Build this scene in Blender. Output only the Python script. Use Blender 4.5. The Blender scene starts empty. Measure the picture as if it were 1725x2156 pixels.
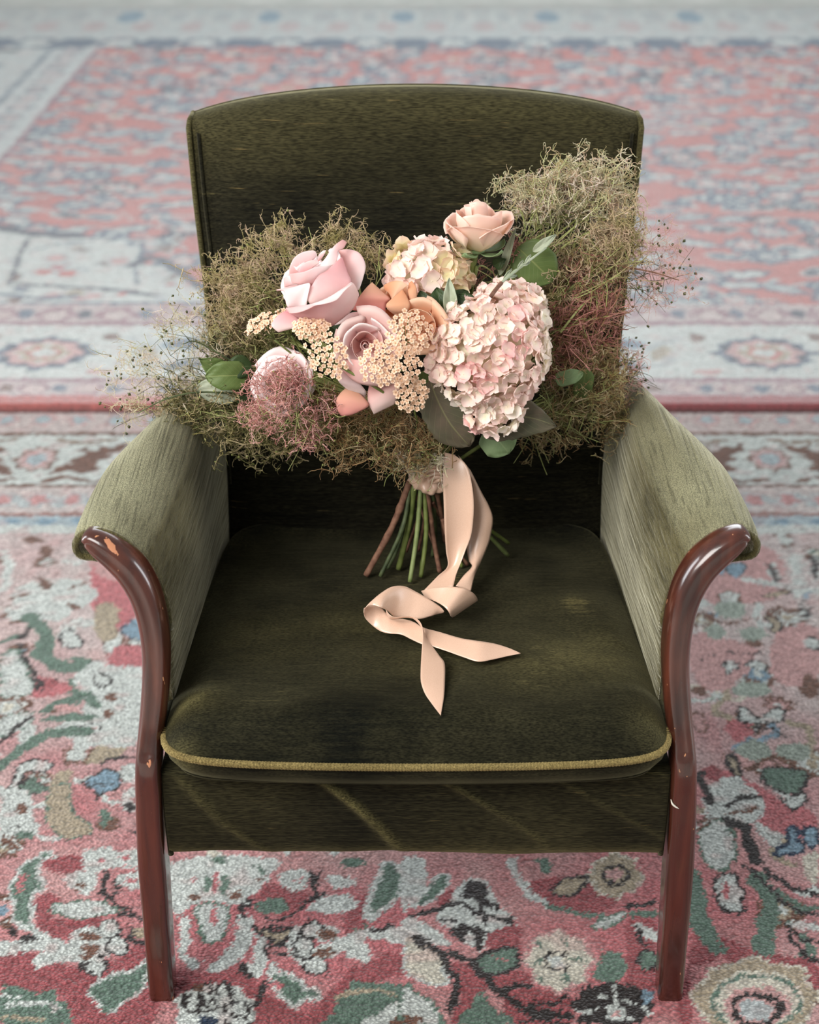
import bpy, math, random
import numpy as np
from mathutils import Vector, Matrix, Quaternion

S = bpy.context.scene
# ------------------------------------------------------------------ camera
W_, H_ = 1725, 2156
FPX = 3200.0
PITCH = math.radians(28.5)
CAM = np.array([-0.007, -1.30, 1.37])
FW = np.array([0, math.cos(PITCH), -math.sin(PITCH)])
UP = np.array([0, math.sin(PITCH), math.cos(PITCH)])
cd = bpy.data.cameras.new('camera'); cam = bpy.data.objects.new('camera', cd)
S.collection.objects.link(cam); S.camera = cam
cam.location = CAM
cam.rotation_euler = (math.pi/2 - PITCH, 0, 0)
cd.sensor_fit = 'HORIZONTAL'; cd.sensor_width = 24.0; cd.lens = FPX/W_*24.0
cd.clip_start = 0.05; cd.clip_end = 60
cd.dof.use_dof = True; cd.dof.focus_distance = 1.70; cd.dof.aperture_fstop = 3.6

# ------------------------------------------------------------------ world, lights, exposure
wd = bpy.data.worlds.new('world'); S.world = wd; wd.use_nodes = True
bg = wd.node_tree.nodes['Background']
bg.inputs[0].default_value = (0.86, 0.89, 0.89, 1); bg.inputs[1].default_value = 0.41
def area(name, loc, target, sx, sy, power, col):
    l = bpy.data.lights.new(name, 'AREA'); l.shape = 'RECTANGLE'; l.size = sx; l.size_y = sy
    l.energy = power; l.color = col
    o = bpy.data.objects.new(name, l); S.collection.objects.link(o); o.location = loc
    d = Vector(target) - Vector(loc)
    o.rotation_euler = d.to_track_quat('-Z', 'Y').to_euler()
    return o
area('window_light_back', (0.4, 6.2, 3.2), (0, 0.3, 0.4), 4.5, 2.6, 225, (0.90, 0.96, 1.0))
area('fill_light_front', (-2.0, -1.9, 3.0), (0, 0.3, 0.6), 2.2, 2.2, 200, (1.0, 0.975, 0.94))  # added fill from the front left, brightens the bouquet
area('window_light_left', (-2.6, 0.5, 1.25), (0, 0.2, 0.5), 0.8, 2.2, 62, (0.93, 0.96, 1.0))
area('window_light_right', (2.8, 0.3, 1.25), (0, 0.2, 0.5), 0.7, 2.2, 46, (0.95, 0.97, 1.0))
S.view_settings.view_transform = 'Standard'; S.view_settings.look = 'None'
S.view_settings.exposure = 0.0; S.view_settings.gamma = 1.0; S.view_settings.use_curve_mapping = False

# ------------------------------------------------------------------ helpers
def ray(px, py):
    return FW + (px-W_/2)/FPX*np.array([1.0, 0, 0]) - (py-H_/2)/FPX*UP
def P(px, py, y=None, z=None):
    "photo pixel -> world point on the plane y=.. or z=.."
    r = ray(px, py)
    t = (y-CAM[1])/r[1] if y is not None else (z-CAM[2])/r[2]
    return CAM + t*r
def proj(p):
    d = np.asarray(p, float)-CAM
    w = d@FW
    return W_/2+FPX*d[...,0]/w, H_/2-FPX*(d@UP)/w

def lin(c):
    out = []
    for v in c[:3]:
        v = v/255.0
        out.append(v/12.92 if v <= 0.04045 else ((v+0.055)/1.055)**2.4)
    return tuple(out)
def lin4(c): return lin(c)+(1.0,)

ORG = {}
def empty(name, loc, label, cat, group=None):
    o = bpy.data.objects.new(name, None); S.collection.objects.link(o)
    o.location = loc; o.empty_display_size = 0.05
    o['label'] = label; o['category'] = cat
    if group: o['group'] = group
    ORG[o] = np.array(loc, float)
    return o
def obj(name, V, F, mat, parent=None, smooth=True, uv=None, label=None, kind=None, cat=None, col=None):
    """one mesh object; V in world coordinates"""
    V = np.asarray(V, float)
    off = np.zeros(3)
    if parent is not None: off = ORG[parent]
    me = bpy.data.meshes.new(name)
    if isinstance(F, np.ndarray):
        n = len(F); k = F.shape[1]
        me.vertices.add(len(V)); me.vertices.foreach_set('co', (V-off).astype(np.float32).ravel())
        me.loops.add(n*k); me.loops.foreach_set('vertex_index', F.astype(np.int32).ravel())
        me.polygons.add(n); me.polygons.foreach_set('loop_start', np.arange(0, n*k, k, dtype=np.int32))
        me.polygons.foreach_set('loop_total', np.full(n, k, dtype=np.int32))
        me.update(calc_edges=True)
    else:
        me.from_pydata([tuple(v) for v in (V-off)], [], F)
    if smooth: me.polygons.foreach_set('use_smooth', np.ones(len(me.polygons), dtype=bool))
    if uv is not None:
        l = me.uv_layers.new(name='UVMap')
        vi = np.zeros(len(me.loops), dtype=np.int32); me.loops.foreach_get('vertex_index', vi)
        l.data.foreach_set('uv', np.asarray(uv, np.float32)[vi].ravel())
    if col is not None:
        a = me.color_attributes.new('Col', 'FLOAT_COLOR', 'POINT')
        c4 = np.ones((len(V), 4), np.float32); c4[:, :3] = col
        a.data.foreach_set('color', c4.ravel())
    if mat is not None: me.materials.append(mat)
    o = bpy.data.objects.new(name, me); S.collection.objects.link(o)
    if parent is not None: o.parent = parent
    ORG[o] = off.copy()
    if label: o['label'] = label
    if kind: o['kind'] = kind
    if cat: o['category'] = cat
    return o
def solid(o, t, off=0.0):
    m = o.modifiers.new('thickness', 'SOLIDIFY'); m.thickness = t; m.offset = off
def subd(o, n=1):
    m = o.modifiers.new('smooth', 'SUBSURF'); m.levels = n; m.render_levels = n

def catmull(pts, n, closed=False):
    "resample through points, n samples"
    p = np.asarray(pts, float); m = len(p)
    if closed: p = np.vstack([p[-1:], p, p[:2]]); seg = m
    else: p = np.vstack([2*p[0]-p[1], p, 2*p[-1]-p[-2]]); seg = m-1
    t = np.linspace(0, seg, n, endpoint=not closed)
    i = np.minimum(t.astype(int), seg-1); f = (t-i)[:, None]
    a, b, c, d = p[i], p[i+1], p[i+2], p[i+3]
    return 0.5*((2*b)+(c-a)*f+(2*a-5*b+4*c-d)*f**2+(3*b-a-3*c+d)*f**3)
def arclen(pts, n):
    d = np.r_[0, np.cumsum(np.linalg.norm(np.diff(pts, axis=0), axis=1))]
    t = np.linspace(0, d[-1], n)
    return np.stack([np.interp(t, d, pts[:, k]) for k in range(pts.shape[1])], 1)
def gridfaces(nr, nc, closed=False):
    F = []
    for i in range(nr-1):
        for j in range(nc if closed else nc-1):
            k = (j+1) % nc
            F.append((i*nc+j, i*nc+k, (i+1)*nc+k, (i+1)*nc+j))
    return F
def loft(rings, caps=True):
    "rings: list of (n,3) closed loops"
    nc = len(rings[0]); V = np.vstack(rings); F = gridfaces(len(rings), nc, True)
    if caps:
        V = np.vstack([V, rings[0].mean(0), rings[-1].mean(0)])
        a = len(V)-2; b = len(V)-1; o = (len(rings)-1)*nc
        for j in range(nc):
            k = (j+1) % nc
            F.append((a, k, j)); F.append((b, o+j, o+k))
    return V, F
def tube(pts, rad, sides=8, closed=False, caps=True):
    p = np.asarray(pts, float); n = len(p)
    r = np.full(n, rad) if np.isscalar(rad) else np.asarray(rad, float)
    if closed: T = np.roll(p, -1, 0)-np.roll(p, 1, 0)
    else: T = np.gradient(p, axis=0)
    T /= np.linalg.norm(T, axis=1)[:, None]+1e-12
    N = np.zeros_like(p); ref = np.array([0, 0, 1.0]) if abs(T[0][2]) < .9 else np.array([1.0, 0, 0])
    prev = ref
    for i in range(n):
        v = prev-T[i]*(prev@T[i]); v /= np.linalg.norm(v)+1e-12; N[i] = v; prev = v
    B = np.cross(T, N); a = np.arange(sides)*2*math.pi/sides
    rings = [p[i]+r[i]*(np.cos(a)[:, None]*N[i]+np.sin(a)[:, None]*B[i]) for i in range(n)]
    if closed: rings.append(rings[0]); return loft(rings, False)
    return loft(rings, caps)
def merge(parts):
    V = []; F = []; k = 0
    for v, f in parts:
        V.append(np.asarray(v)); F += [tuple(int(q)+k for q in ff) for ff in f]; k += len(v)
    return np.vstack(V), F
def strands(pts, rad, sides=3):
    "pts (N,S,3), rad (N,S) -> verts, quad faces array (open thin tubes)"
    N, K, _ = pts.shape
    T = np.gradient(pts, axis=1); T /= np.linalg.norm(T, axis=2, keepdims=True)+1e-12
    ref = np.where(np.abs(T[..., 2:3]) < .8, np.array([0, 0, 1.0]), np.array([1.0, 0, 0]))
    A = np.cross(T, ref); A /= np.linalg.norm(A, axis=2, keepdims=True)+1e-12
    B = np.cross(T, A)
    a = np.arange(sides)*2*math.pi/sides
    V = pts[:, :, None, :]+rad[:, :, None, None]*(np.cos(a)[:, None]*A[:, :, None, :]+np.sin(a)[:, None]*B[:, :, None, :])
    base = np.arange(N)[:, None, None]*K*sides
    i = np.arange(K-1)[None, :, None]; j = np.arange(sides)[None, None, :]; jn = (j+1) % sides
    q = np.stack(np.broadcast_arrays(base+i*sides+j, base+i*sides+jn, base+(i+1)*sides+jn, base+(i+1)*sides+j), -1)
    return V.reshape(-1, 3), q.reshape(-1, 4)

RNG = np.random.default_rng(7)
_tab = RNG.random((256, 256))
def vnoise(x, y, seed=0):
    x = np.asarray(x)+seed*17.3; y = np.asarray(y)+seed*9.7
    xi = np.floor(x).astype(int); yi = np.floor(y).astype(int); fx = x-xi; fy = y-yi
    fx = fx*fx*(3-2*fx); fy = fy*fy*(3-2*fy)
    g = lambda a, b: _tab[a % 256, b % 256]
    return (g(xi, yi)*(1-fx)+g(xi+1, yi)*fx)*(1-fy)+(g(xi, yi+1)*(1-fx)+g(xi+1, yi+1)*fx)*fy
def sstep(a, b, x):
    t = np.clip((x-a)/(b-a), 0, 1); return t*t*(3-2*t)

# ------------------------------------------------------------------ materials
def newmat(name):
    m = bpy.data.materials.new(name); m.use_nodes = True
    nt = m.node_tree; b = nt.nodes['Principled BSDF']
    return m, nt, b
def N(nt, t, **kw):
    n = nt.nodes.new(t)
    for k, v in kw.items(): setattr(n, k, v)
    return n
def ramp(nt, stops, interp='LINEAR'):
    r = nt.nodes.new('ShaderNodeValToRGB'); cr = r.color_ramp; cr.interpolation = interp
    while len(cr.elements) < len(stops): cr.elements.new(0.5)
    for e, (p, c) in zip(cr.elements, stops):
        e.position = p; e.color = c if len(c) == 4 else tuple(c)+(1,)
    return r
def mapped(nt, scale, coord='Object', rot=(0, 0, 0)):
    tc = N(nt, 'ShaderNodeTexCoord'); mp = N(nt, 'ShaderNodeMapping')
    mp.inputs['Scale'].default_value = scale; mp.inputs['Rotation'].default_value = rot
    nt.links.new(tc.outputs[coord], mp.inputs[0]); return mp.outputs[0]

def velvet(name, streak, dark=(24, 25, 17), light=(60, 58, 33), tint=(190, 184, 125), sheen=1.0, srough=0.42, creases=None, blot=.35, grain=(420, 900, 900), worn=(92, 86, 55), slub=(20, 40, 420)):  # worn: lighter tone, used for painted highlights and nap marks
    m, nt, b = newmat(name); L = nt.links.new
    v = mapped(nt, streak)
    n1 = N(nt, 'ShaderNodeTexNoise'); n1.inputs['Scale'].default_value = 1; n1.inputs['Detail'].default_value = 6; n1.inputs['Roughness'].default_value = .62
    L(v, n1.inputs['Vector'])
    v2 = mapped(nt, (9, 9, 9)); n2 = N(nt, 'ShaderNodeTexNoise'); n2.inputs['Scale'].default_value = 1; n2.inputs['Detail'].default_value = 3
    L(v2, n2.inputs['Vector'])
    mx = N(nt, 'ShaderNodeMath', operation='MULTIPLY_ADD'); L(n2.outputs[0], mx.inputs[0]); mx.inputs[1].default_value = blot; n1s = N(nt, 'ShaderNodeMath', operation='MULTIPLY'); L(n1.outputs[0], n1s.inputs[0]); n1s.inputs[1].default_value = 1.35-blot; L(n1s.outputs[0], mx.inputs[2])
    r = ramp(nt, [(.50, lin4(dark)), (.84, lin4(light)), (.97, lin4((96, 88, 56)))]); L(mx.outputs[0], r.inputs[0])
    v3 = mapped(nt, grain); n3 = N(nt, 'ShaderNodeTexNoise'); n3.inputs['Scale'].default_value = 1; n3.inputs['Detail'].default_value = 1
    L(v3, n3.inputs['Vector'])
    mul = N(nt, 'ShaderNodeMix', data_type='RGBA', blend_type='MULTIPLY'); mul.inputs[0].default_value = 1
    r3 = ramp(nt, [(.34, (.45, .45, .45, 1)), (.66, (1.55, 1.55, 1.5, 1))]); L(n3.outputs[0], r3.inputs[0])
    at = N(nt, 'ShaderNodeAttribute'); at.attribute_name = 'Col'     # painted highlights on folds, edges, arm roll; lighter nap marks on cushion
    wr = N(nt, 'ShaderNodeMix', data_type='RGBA'); L(at.outputs['Fac'], wr.inputs[0]); L(r.outputs[0], wr.inputs[6]); wr.inputs[7].default_value = lin4(worn)
    vs = mapped(nt, slub); ns = N(nt, 'ShaderNodeTexNoise'); ns.inputs['Scale'].default_value = 1; ns.inputs['Detail'].default_value = 1; L(vs, ns.inputs['Vector'])
    rsl = ramp(nt, [(.735, (0, 0, 0, 1)), (.80, (1, 1, 1, 1))]); L(ns.outputs[0], rsl.inputs[0])
    sl = N(nt, 'ShaderNodeMix', data_type='RGBA'); L(rsl.outputs[0], sl.inputs[0]); L(wr.outputs[2], sl.inputs[6]); sl.inputs[7].default_value = lin4((88, 76, 48)); wr = sl
    L(wr.outputs[2], mul.inputs[6]); L(r3.outputs[0], mul.inputs[7]); L(mul.outputs[2], b.inputs['Base Color'])
    b.inputs['Roughness'].default_value = .85; b.inputs['Specular IOR Level'].default_value = .08
    b.inputs['Sheen Weight'].default_value = sheen; b.inputs['Sheen Roughness'].default_value = srough
    rs = ramp(nt, [(.45, lin4(tuple(c*.72 for c in tint))), (.85, lin4(tint))]); L(mx.outputs[0], rs.inputs[0]); L(rs.outputs[0], b.inputs['Sheen Tint'])
    bp = N(nt, 'ShaderNodeBump'); bp.inputs['Strength'].default_value = .35; bp.inputs['Distance'].default_value = .002
    L(mx.outputs[0], bp.inputs['Height']); last = bp
    if creases:
        vc = mapped(nt, creases); nc = N(nt, 'ShaderNodeTexNoise'); nc.inputs['Scale'].default_value = 1; nc.inputs['Detail'].default_value = 4
        L(vc, nc.inputs['Vector'])
        b2 = N(nt, 'ShaderNodeBump'); b2.inputs['Strength'].default_value = .8; b2.inputs['Distance'].default_value = .0035
        L(nc.outputs[0], b2.inputs['Height']); L(bp.outputs[0], b2.inputs['Normal']); last = b2
        rc = ramp(nt, [(.36, (.35, .35, .35, 1)), (.46, (1, 1, 1, 1))]); L(nc.outputs[0], rc.inputs[0])
        mc = N(nt, 'ShaderNodeMix', data_type='RGBA', blend_type='MULTIPLY'); mc.inputs[0].default_value = .55; L(mul.outputs[2], mc.inputs[6]); L(rc.outputs[0], mc.inputs[7]); L(mc.outputs[2], b.inputs['Base Color'])
        ms_ = N(nt, 'ShaderNodeMix', data_type='RGBA', blend_type='MULTIPLY'); ms_.inputs[0].default_value = .35; L(rs.outputs[0], ms_.inputs[6]); L(rc.outputs[0], ms_.inputs[7]); L(ms_.outputs[2], b.inputs['Sheen Tint'])
    L(last.outputs[0], b.inputs['Normal'])
    return m
M_VEL = velvet('olive velvet streaked', (11, 90, 420), dark=(12, 12, 8), light=(35, 33, 22), blot=.55, tint=(120, 115, 88), grain=(110, 900, 900))
M_VELC = velvet('olive velvet cushion', (24, 300, 300), dark=(10, 11, 7), light=(41, 39, 26), blot=.9, tint=(112, 108, 82), grain=(240, 900, 900), slub=(1, 1, 1))
M_ARM = velvet('olive velvet arm', (50, 5, 50), dark=(62, 57, 35), light=(88, 81, 51), blot=.75, tint=(232, 228, 202), creases=(330, 7, 170), grain=(1500, 600, 1500), worn=(140, 138, 112), slub=(1, 1, 1))  # worn: lighter tone for the highlight painted on the arm roll
M_PIPE = velvet('worn piping', (500, 500, 500), grain=(1500, 1500, 1500), dark=(88, 76, 46), light=(136, 120, 78), tint=(190, 172, 120))

def wood_mat():
    m, nt, b = newmat('red mahogany varnish'); L = nt.links.new
    v = mapped(nt, (70, 70, 6)); n = N(nt, 'ShaderNodeTexNoise'); n.inputs['Scale'].default_value = 1; n.inputs['Detail'].default_value = 5
    L(v, n.inputs['Vector'])
    r = ramp(nt, [(.3, lin4((52, 25, 18))), (.6, lin4((78, 38, 26))), (.8, lin4((94, 48, 33)))]); L(n.outputs[0], r.inputs[0])
    # small chips through the varnish
    v2 = mapped(nt, (150, 150, 48)); n2 = N(nt, 'ShaderNodeTexNoise'); n2.inputs['Scale'].default_value = 1; n2.inputs['Detail'].default_value = 2
    L(v2, n2.inputs['Vector'])
    r2 = ramp(nt, [(.735, (0, 0, 0, 1)), (.75, (1, 1, 1, 1))]); L(n2.outputs[0], r2.inputs[0])
    mx = N(nt, 'ShaderNodeMix', data_type='RGBA'); L(r2.outputs[0], mx.inputs[0]); L(r.outputs[0], mx.inputs[6]); mx.inputs[7].default_value = lin4((198, 140, 100))
    # worn patch from vertex attribute, broken by noise
    at = N(nt, 'ShaderNodeAttribute'); at.attribute_name = 'Col'
    v3 = mapped(nt, (260, 260, 120)); n3 = N(nt, 'ShaderNodeTexNoise'); n3.inputs['Scale'].default_value = 1; n3.inputs['Detail'].default_value = 4
    L(v3, n3.inputs['Vector'])
    ad = N(nt, 'ShaderNodeMath', operation='MULTIPLY_ADD'); L(n3.outputs[0], ad.inputs[0]); ad.inputs[1].default_value = .7; L(at.outputs['Fac'], ad.inputs[2])
    r3 = ramp(nt, [(.80, (0, 0, 0, 1)), (.83, (1, 1, 1, 1))]); L(ad.outputs[0], r3.inputs[0])
    m2 = N(nt, 'ShaderNodeMix', data_type='RGBA'); L(r3.outputs[0], m2.inputs[0]); L(mx.outputs[2], m2.inputs[6]); m2.inputs[7].default_value = lin4((186, 124, 88))
    L(m2.outputs[2], b.inputs['Base Color'])
    rr = N(nt, 'ShaderNodeMapRange'); L(r3.outputs[0], rr.inputs[0]); rr.inputs[3].default_value = .27; rr.inputs[4].default_value = .6
    L(rr.outputs[0], b.inputs['Roughness']); b.inputs['Specular IOR Level'].default_value = .5
    b.inputs['Coat Weight'].default_value = .55; b.inputs['Coat Roughness'].default_value = .1; b.inputs['Coat IOR'].default_value = 1.55
    return m
M_WOOD = wood_mat()

def petal_mat(name, base, mid, tip, trans=.42, rough=.6, vein=.12):
    "colour runs from base to rim along the petal (uv.y)"
    m, nt, b = newmat(name); L = nt.links.new
    uv = N(nt, 'ShaderNodeTexCoord'); sp = N(nt, 'ShaderNodeSeparateXYZ'); L(uv.outputs['UV'], sp.inputs[0])
    n = N(nt, 'ShaderNodeTexNoise'); n.inputs['Scale'].default_value = 55; n.inputs['Detail'].default_value = 3; L(uv.outputs['Object'], n.inputs['Vector'])
    ad = N(nt, 'ShaderNodeMath', operation='MULTIPLY_ADD'); L(n.outputs[0], ad.inputs[0]); ad.inputs[1].default_value = .3; L(sp.outputs[1], ad.inputs[2])
    r = ramp(nt, [(.12, lin4(base)), (.62, lin4(mid)), (1.0, lin4(tip))]); L(ad.outputs[0], r.inputs[0])
    L(r.outputs[0], b.inputs['Base Color']); b.inputs['Roughness'].default_value = rough
    b.inputs['Specular IOR Level'].default_value = .25; b.inputs['Sheen Weight'].default_value = .15
    vm = N(nt, 'ShaderNodeMapping'); vm.inputs['Scale'].default_value = (26, 1.2, 1); L(uv.outputs['UV'], vm.inputs[0])
    nv = N(nt, 'ShaderNodeTexNoise'); nv.inputs['Scale'].default_value = 1; nv.inputs['Detail'].default_value = 2; L(vm.outputs[0], nv.inputs['Vector'])
    bp = N(nt, 'ShaderNodeBump'); bp.inputs['Strength'].default_value = vein; bp.inputs['Distance'].default_value = .001
    L(nv.outputs[0], bp.inputs['Height']); L(bp.outputs[0], b.inputs['Normal'])
    tr = N(nt, 'ShaderNodeBsdfTranslucent'); L(r.outputs[0], tr.inputs[0])
    ms = N(nt, 'ShaderNodeMixShader'); ms.inputs[0].default_value = trans
    L(b.outputs[0], ms.inputs[1]); L(tr.outputs[0], ms.inputs[2]); L(ms.outputs[0], nt.nodes['Material Output'].inputs[0])
    return m
M_PINK = petal_mat('pale pink petal', (234, 188, 184), (246, 220, 219), (253, 242, 240))
M_PINKD = petal_mat('deeper pink petal', (228, 166, 168), (240, 200, 200), (250, 230, 226))
M_MAUVE = petal_mat('dusty pink petal', (234, 172, 164), (242, 206, 200), (248, 224, 218))
M_SALMON = petal_mat('salmon petal', (236, 196, 158), (240, 184, 164), (236, 166, 158))
M_PEACH = petal_mat('peach petal', (238, 176, 132), (242, 194, 156), (246, 214, 186))
M_CREAM = petal_mat('cream blush petal', (232, 222, 176), (250, 230, 212), (250, 222, 208))
M_HPINK = petal_mat('hydrangea blush', (250, 236, 212), (253, 234, 222), (251, 222, 214), .3)
M_HIVORY = petal_mat('hydrangea ivory', (248, 240, 210), (254, 245, 230), (254, 240, 230), .3)
M_HROSE = petal_mat('hydrangea rose', (250, 226, 208), (250, 214, 206), (248, 198, 196), .3)
M_HCREAM = petal_mat('hydrangea cream', (236, 226, 172), (246, 234, 196), (244, 216, 190), .3)
M_YARROW = petal_mat('yarrow floret', (222, 176, 136), (240, 202, 170), (246, 216, 190), .2)

def plain(name, c, rough=.6, c2=None, scale=80, spec=.3, trans=0, sub=None):
    m, nt, b = newmat(name); L = nt.links.new
    n = N(nt, 'ShaderNodeTexNoise'); n.inputs['Scale'].default_value = scale; n.inputs['Detail'].default_value = 3
    tc = N(nt, 'ShaderNodeTexCoord'); L(tc.outputs['Object'], n.inputs['Vector'])
    r = ramp(nt, [(.35, lin4(c)), (.65, lin4(c2 or tuple(min(255, v*1.18) for v in c)))]); L(n.outputs[0], r.inputs[0])
    L(r.outputs[0], b.inputs['Base Color']); b.inputs['Roughness'].default_value = rough; b.inputs['Specular IOR Level'].default_value = spec
    if trans:
        tr = N(nt, 'ShaderNodeBsdfTranslucent'); L(r.outputs[0], tr.inputs[0]); ms = N(nt, 'ShaderNodeMixShader'); ms.inputs[0].default_value = trans
        L(b.outputs[0], ms.inputs[1]); L(tr.outputs[0], ms.inputs[2]); L(ms.outputs[0], nt.nodes['Material Output'].inputs[0])
    return m
M_GSTEM = plain('green stem', (84, 96, 46), .45, (118, 128, 70), 60)
M_DSTEM = plain('blue green stem', (56, 66, 42), .5, (88, 98, 64), 60)
M_PSTEM = plain('pale fluted stem', (104, 116, 66), .5, (134, 146, 94), 60)
M_BSTEM = plain('brown bark', (98, 66, 52), .75, (134, 98, 78), 120)
M_SEED = plain('green seed', (120, 128, 66), .5, (150, 156, 92), 40)
M_SEEDD = plain('dark seed', (58, 62, 34), .5, (84, 88, 50), 40)
M_SPRIG = plain('pale green sprig', (140, 146, 84), .55, (170, 174, 116), 60)
M_PLUME = {
 'olive': plain('olive plume', (172, 162, 104), .8, (214, 194, 160), 45, .1, .35),
 'pale': plain('pale plume', (206, 206, 152), .8, (240, 226, 212), 45, .1, .35),
 'blond': plain('blond plume', (200, 184, 136), .8, (228, 200, 178), 45, .1, .35),
 'rose': plain('rose plume', (188, 124, 114), .8, (222, 168, 156), 45, .1, .35),
 'pinkp': plain('pink plume', (226, 166, 160), .8, (242, 202, 192), 45, .1, .35),
 'brown': plain('brown plume', (150, 116, 80), .8, (184, 152, 112), 45, .1, .35),
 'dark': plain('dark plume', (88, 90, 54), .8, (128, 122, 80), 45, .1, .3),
}
def leaf_mat(name, c, c2, vein, rough=.45, veins=9):
    m, nt, b = newmat(name); L = nt.links.new
    uv = N(nt, 'ShaderNodeTexCoord'); sp = N(nt, 'ShaderNodeSeparateXYZ'); L(uv.outputs['UV'], sp.inputs[0])
    n = N(nt, 'ShaderNodeTexNoise'); n.inputs['Scale'].default_value = 40; n.inputs['Detail'].default_value = 4; L(uv.outputs['Object'], n.inputs['Vector'])
    r = ramp(nt, [(.3, lin4(c)), (.7, lin4(c2))]); L(n.outputs[0], r.inputs[0])
    ab = N(nt, 'ShaderNodeMath', operation='ABSOLUTE'); s0 = N(nt, 'ShaderNodeMath', operation='SUBTRACT'); L(sp.outputs[0], s0.inputs[0]); s0.inputs[1].default_value = .5; L(s0.outputs[0], ab.inputs[0])
    # side veins: |frac((v - |u|*.8)*k) | small ; midrib: |u| small
    ma = N(nt, 'ShaderNodeMath', operation='MULTIPLY_ADD'); L(ab.outputs[0], ma.inputs[0]); ma.inputs[1].default_value = -.7; L(sp.outputs[1], ma.inputs[2])
    mk = N(nt, 'ShaderNodeMath', operation='MULTIPLY'); L(ma.outputs[0], mk.inputs[0]); mk.inputs[1].default_value = veins
    fr = N(nt, 'ShaderNodeMath', operation='PINGPONG'); L(mk.outputs[0], fr.inputs[0]); fr.inputs[1].default_value = .5
    rv = ramp(nt, [(.0, (1, 1, 1, 1)), (.05, (0, 0, 0, 1))]); L(fr.outputs[0], rv.inputs[0])
    rm = ramp(nt, [(.0, (1, 1, 1, 1)), (.03, (0, 0, 0, 1))]); L(ab.outputs[0], rm.inputs[0])
    mxx = N(nt, 'ShaderNodeMath', operation='MAXIMUM'); hv = N(nt, 'ShaderNodeMath', operation='MULTIPLY'); L(rv.outputs[0], hv.inputs[0]); hv.inputs[1].default_value = .5
    L(hv.outputs[0], mxx.inputs[0]); L(rm.outputs[0], mxx.inputs[1])
    mx = N(nt, 'ShaderNodeMix', data_type='RGBA'); L(mxx.outputs[0], mx.inputs[0]); L(r.outputs[0], mx.inputs[6]); mx.inputs[7].default_value = lin4(vein)
    L(mx.outputs[2], b.inputs['Base Color']); b.inputs['Roughness'].default_value = rough; b.inputs['Specular IOR Level'].default_value = .3
    bp = N(nt, 'ShaderNodeBump'); bp.inputs['Strength'].default_value = .4; bp.inputs['Distance'].default_value = .001; bp.invert = True
    L(mxx.outputs[0], bp.inputs['Height']); L(bp.outputs[0], b.inputs['Normal'])
    tr = N(nt, 'ShaderNodeBsdfTranslucent'); L(mx.outputs[2], tr.inputs[0]); ms = N(nt, 'ShaderNodeMixShader'); ms.inputs[0].default_value = .2
    L(b.outputs[0], ms.inputs[1]); L(tr.outputs[0], ms.inputs[2]); L(ms.outputs[0], nt.nodes['Material Output'].inputs[0])
    return m
M_LGREEN = leaf_mat('mid green leaf', (94, 114, 60), (112, 130, 76), (146, 156, 98))
M_LDARK = leaf_mat('dark green leaf', (44, 62, 34), (64, 82, 46), (92, 108, 70))
M_LPURP = leaf_mat('purple green leaf', (84, 84, 64), (112, 98, 82), (136, 132, 96), veins=8)
M_LSILV = leaf_mat('silver green leaf', (166, 176, 148), (188, 194, 170), (200, 204, 182))
M_LPALE = leaf_mat('pale green leaf', (122, 146, 100), (146, 166, 122), (160, 176, 130))

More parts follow.
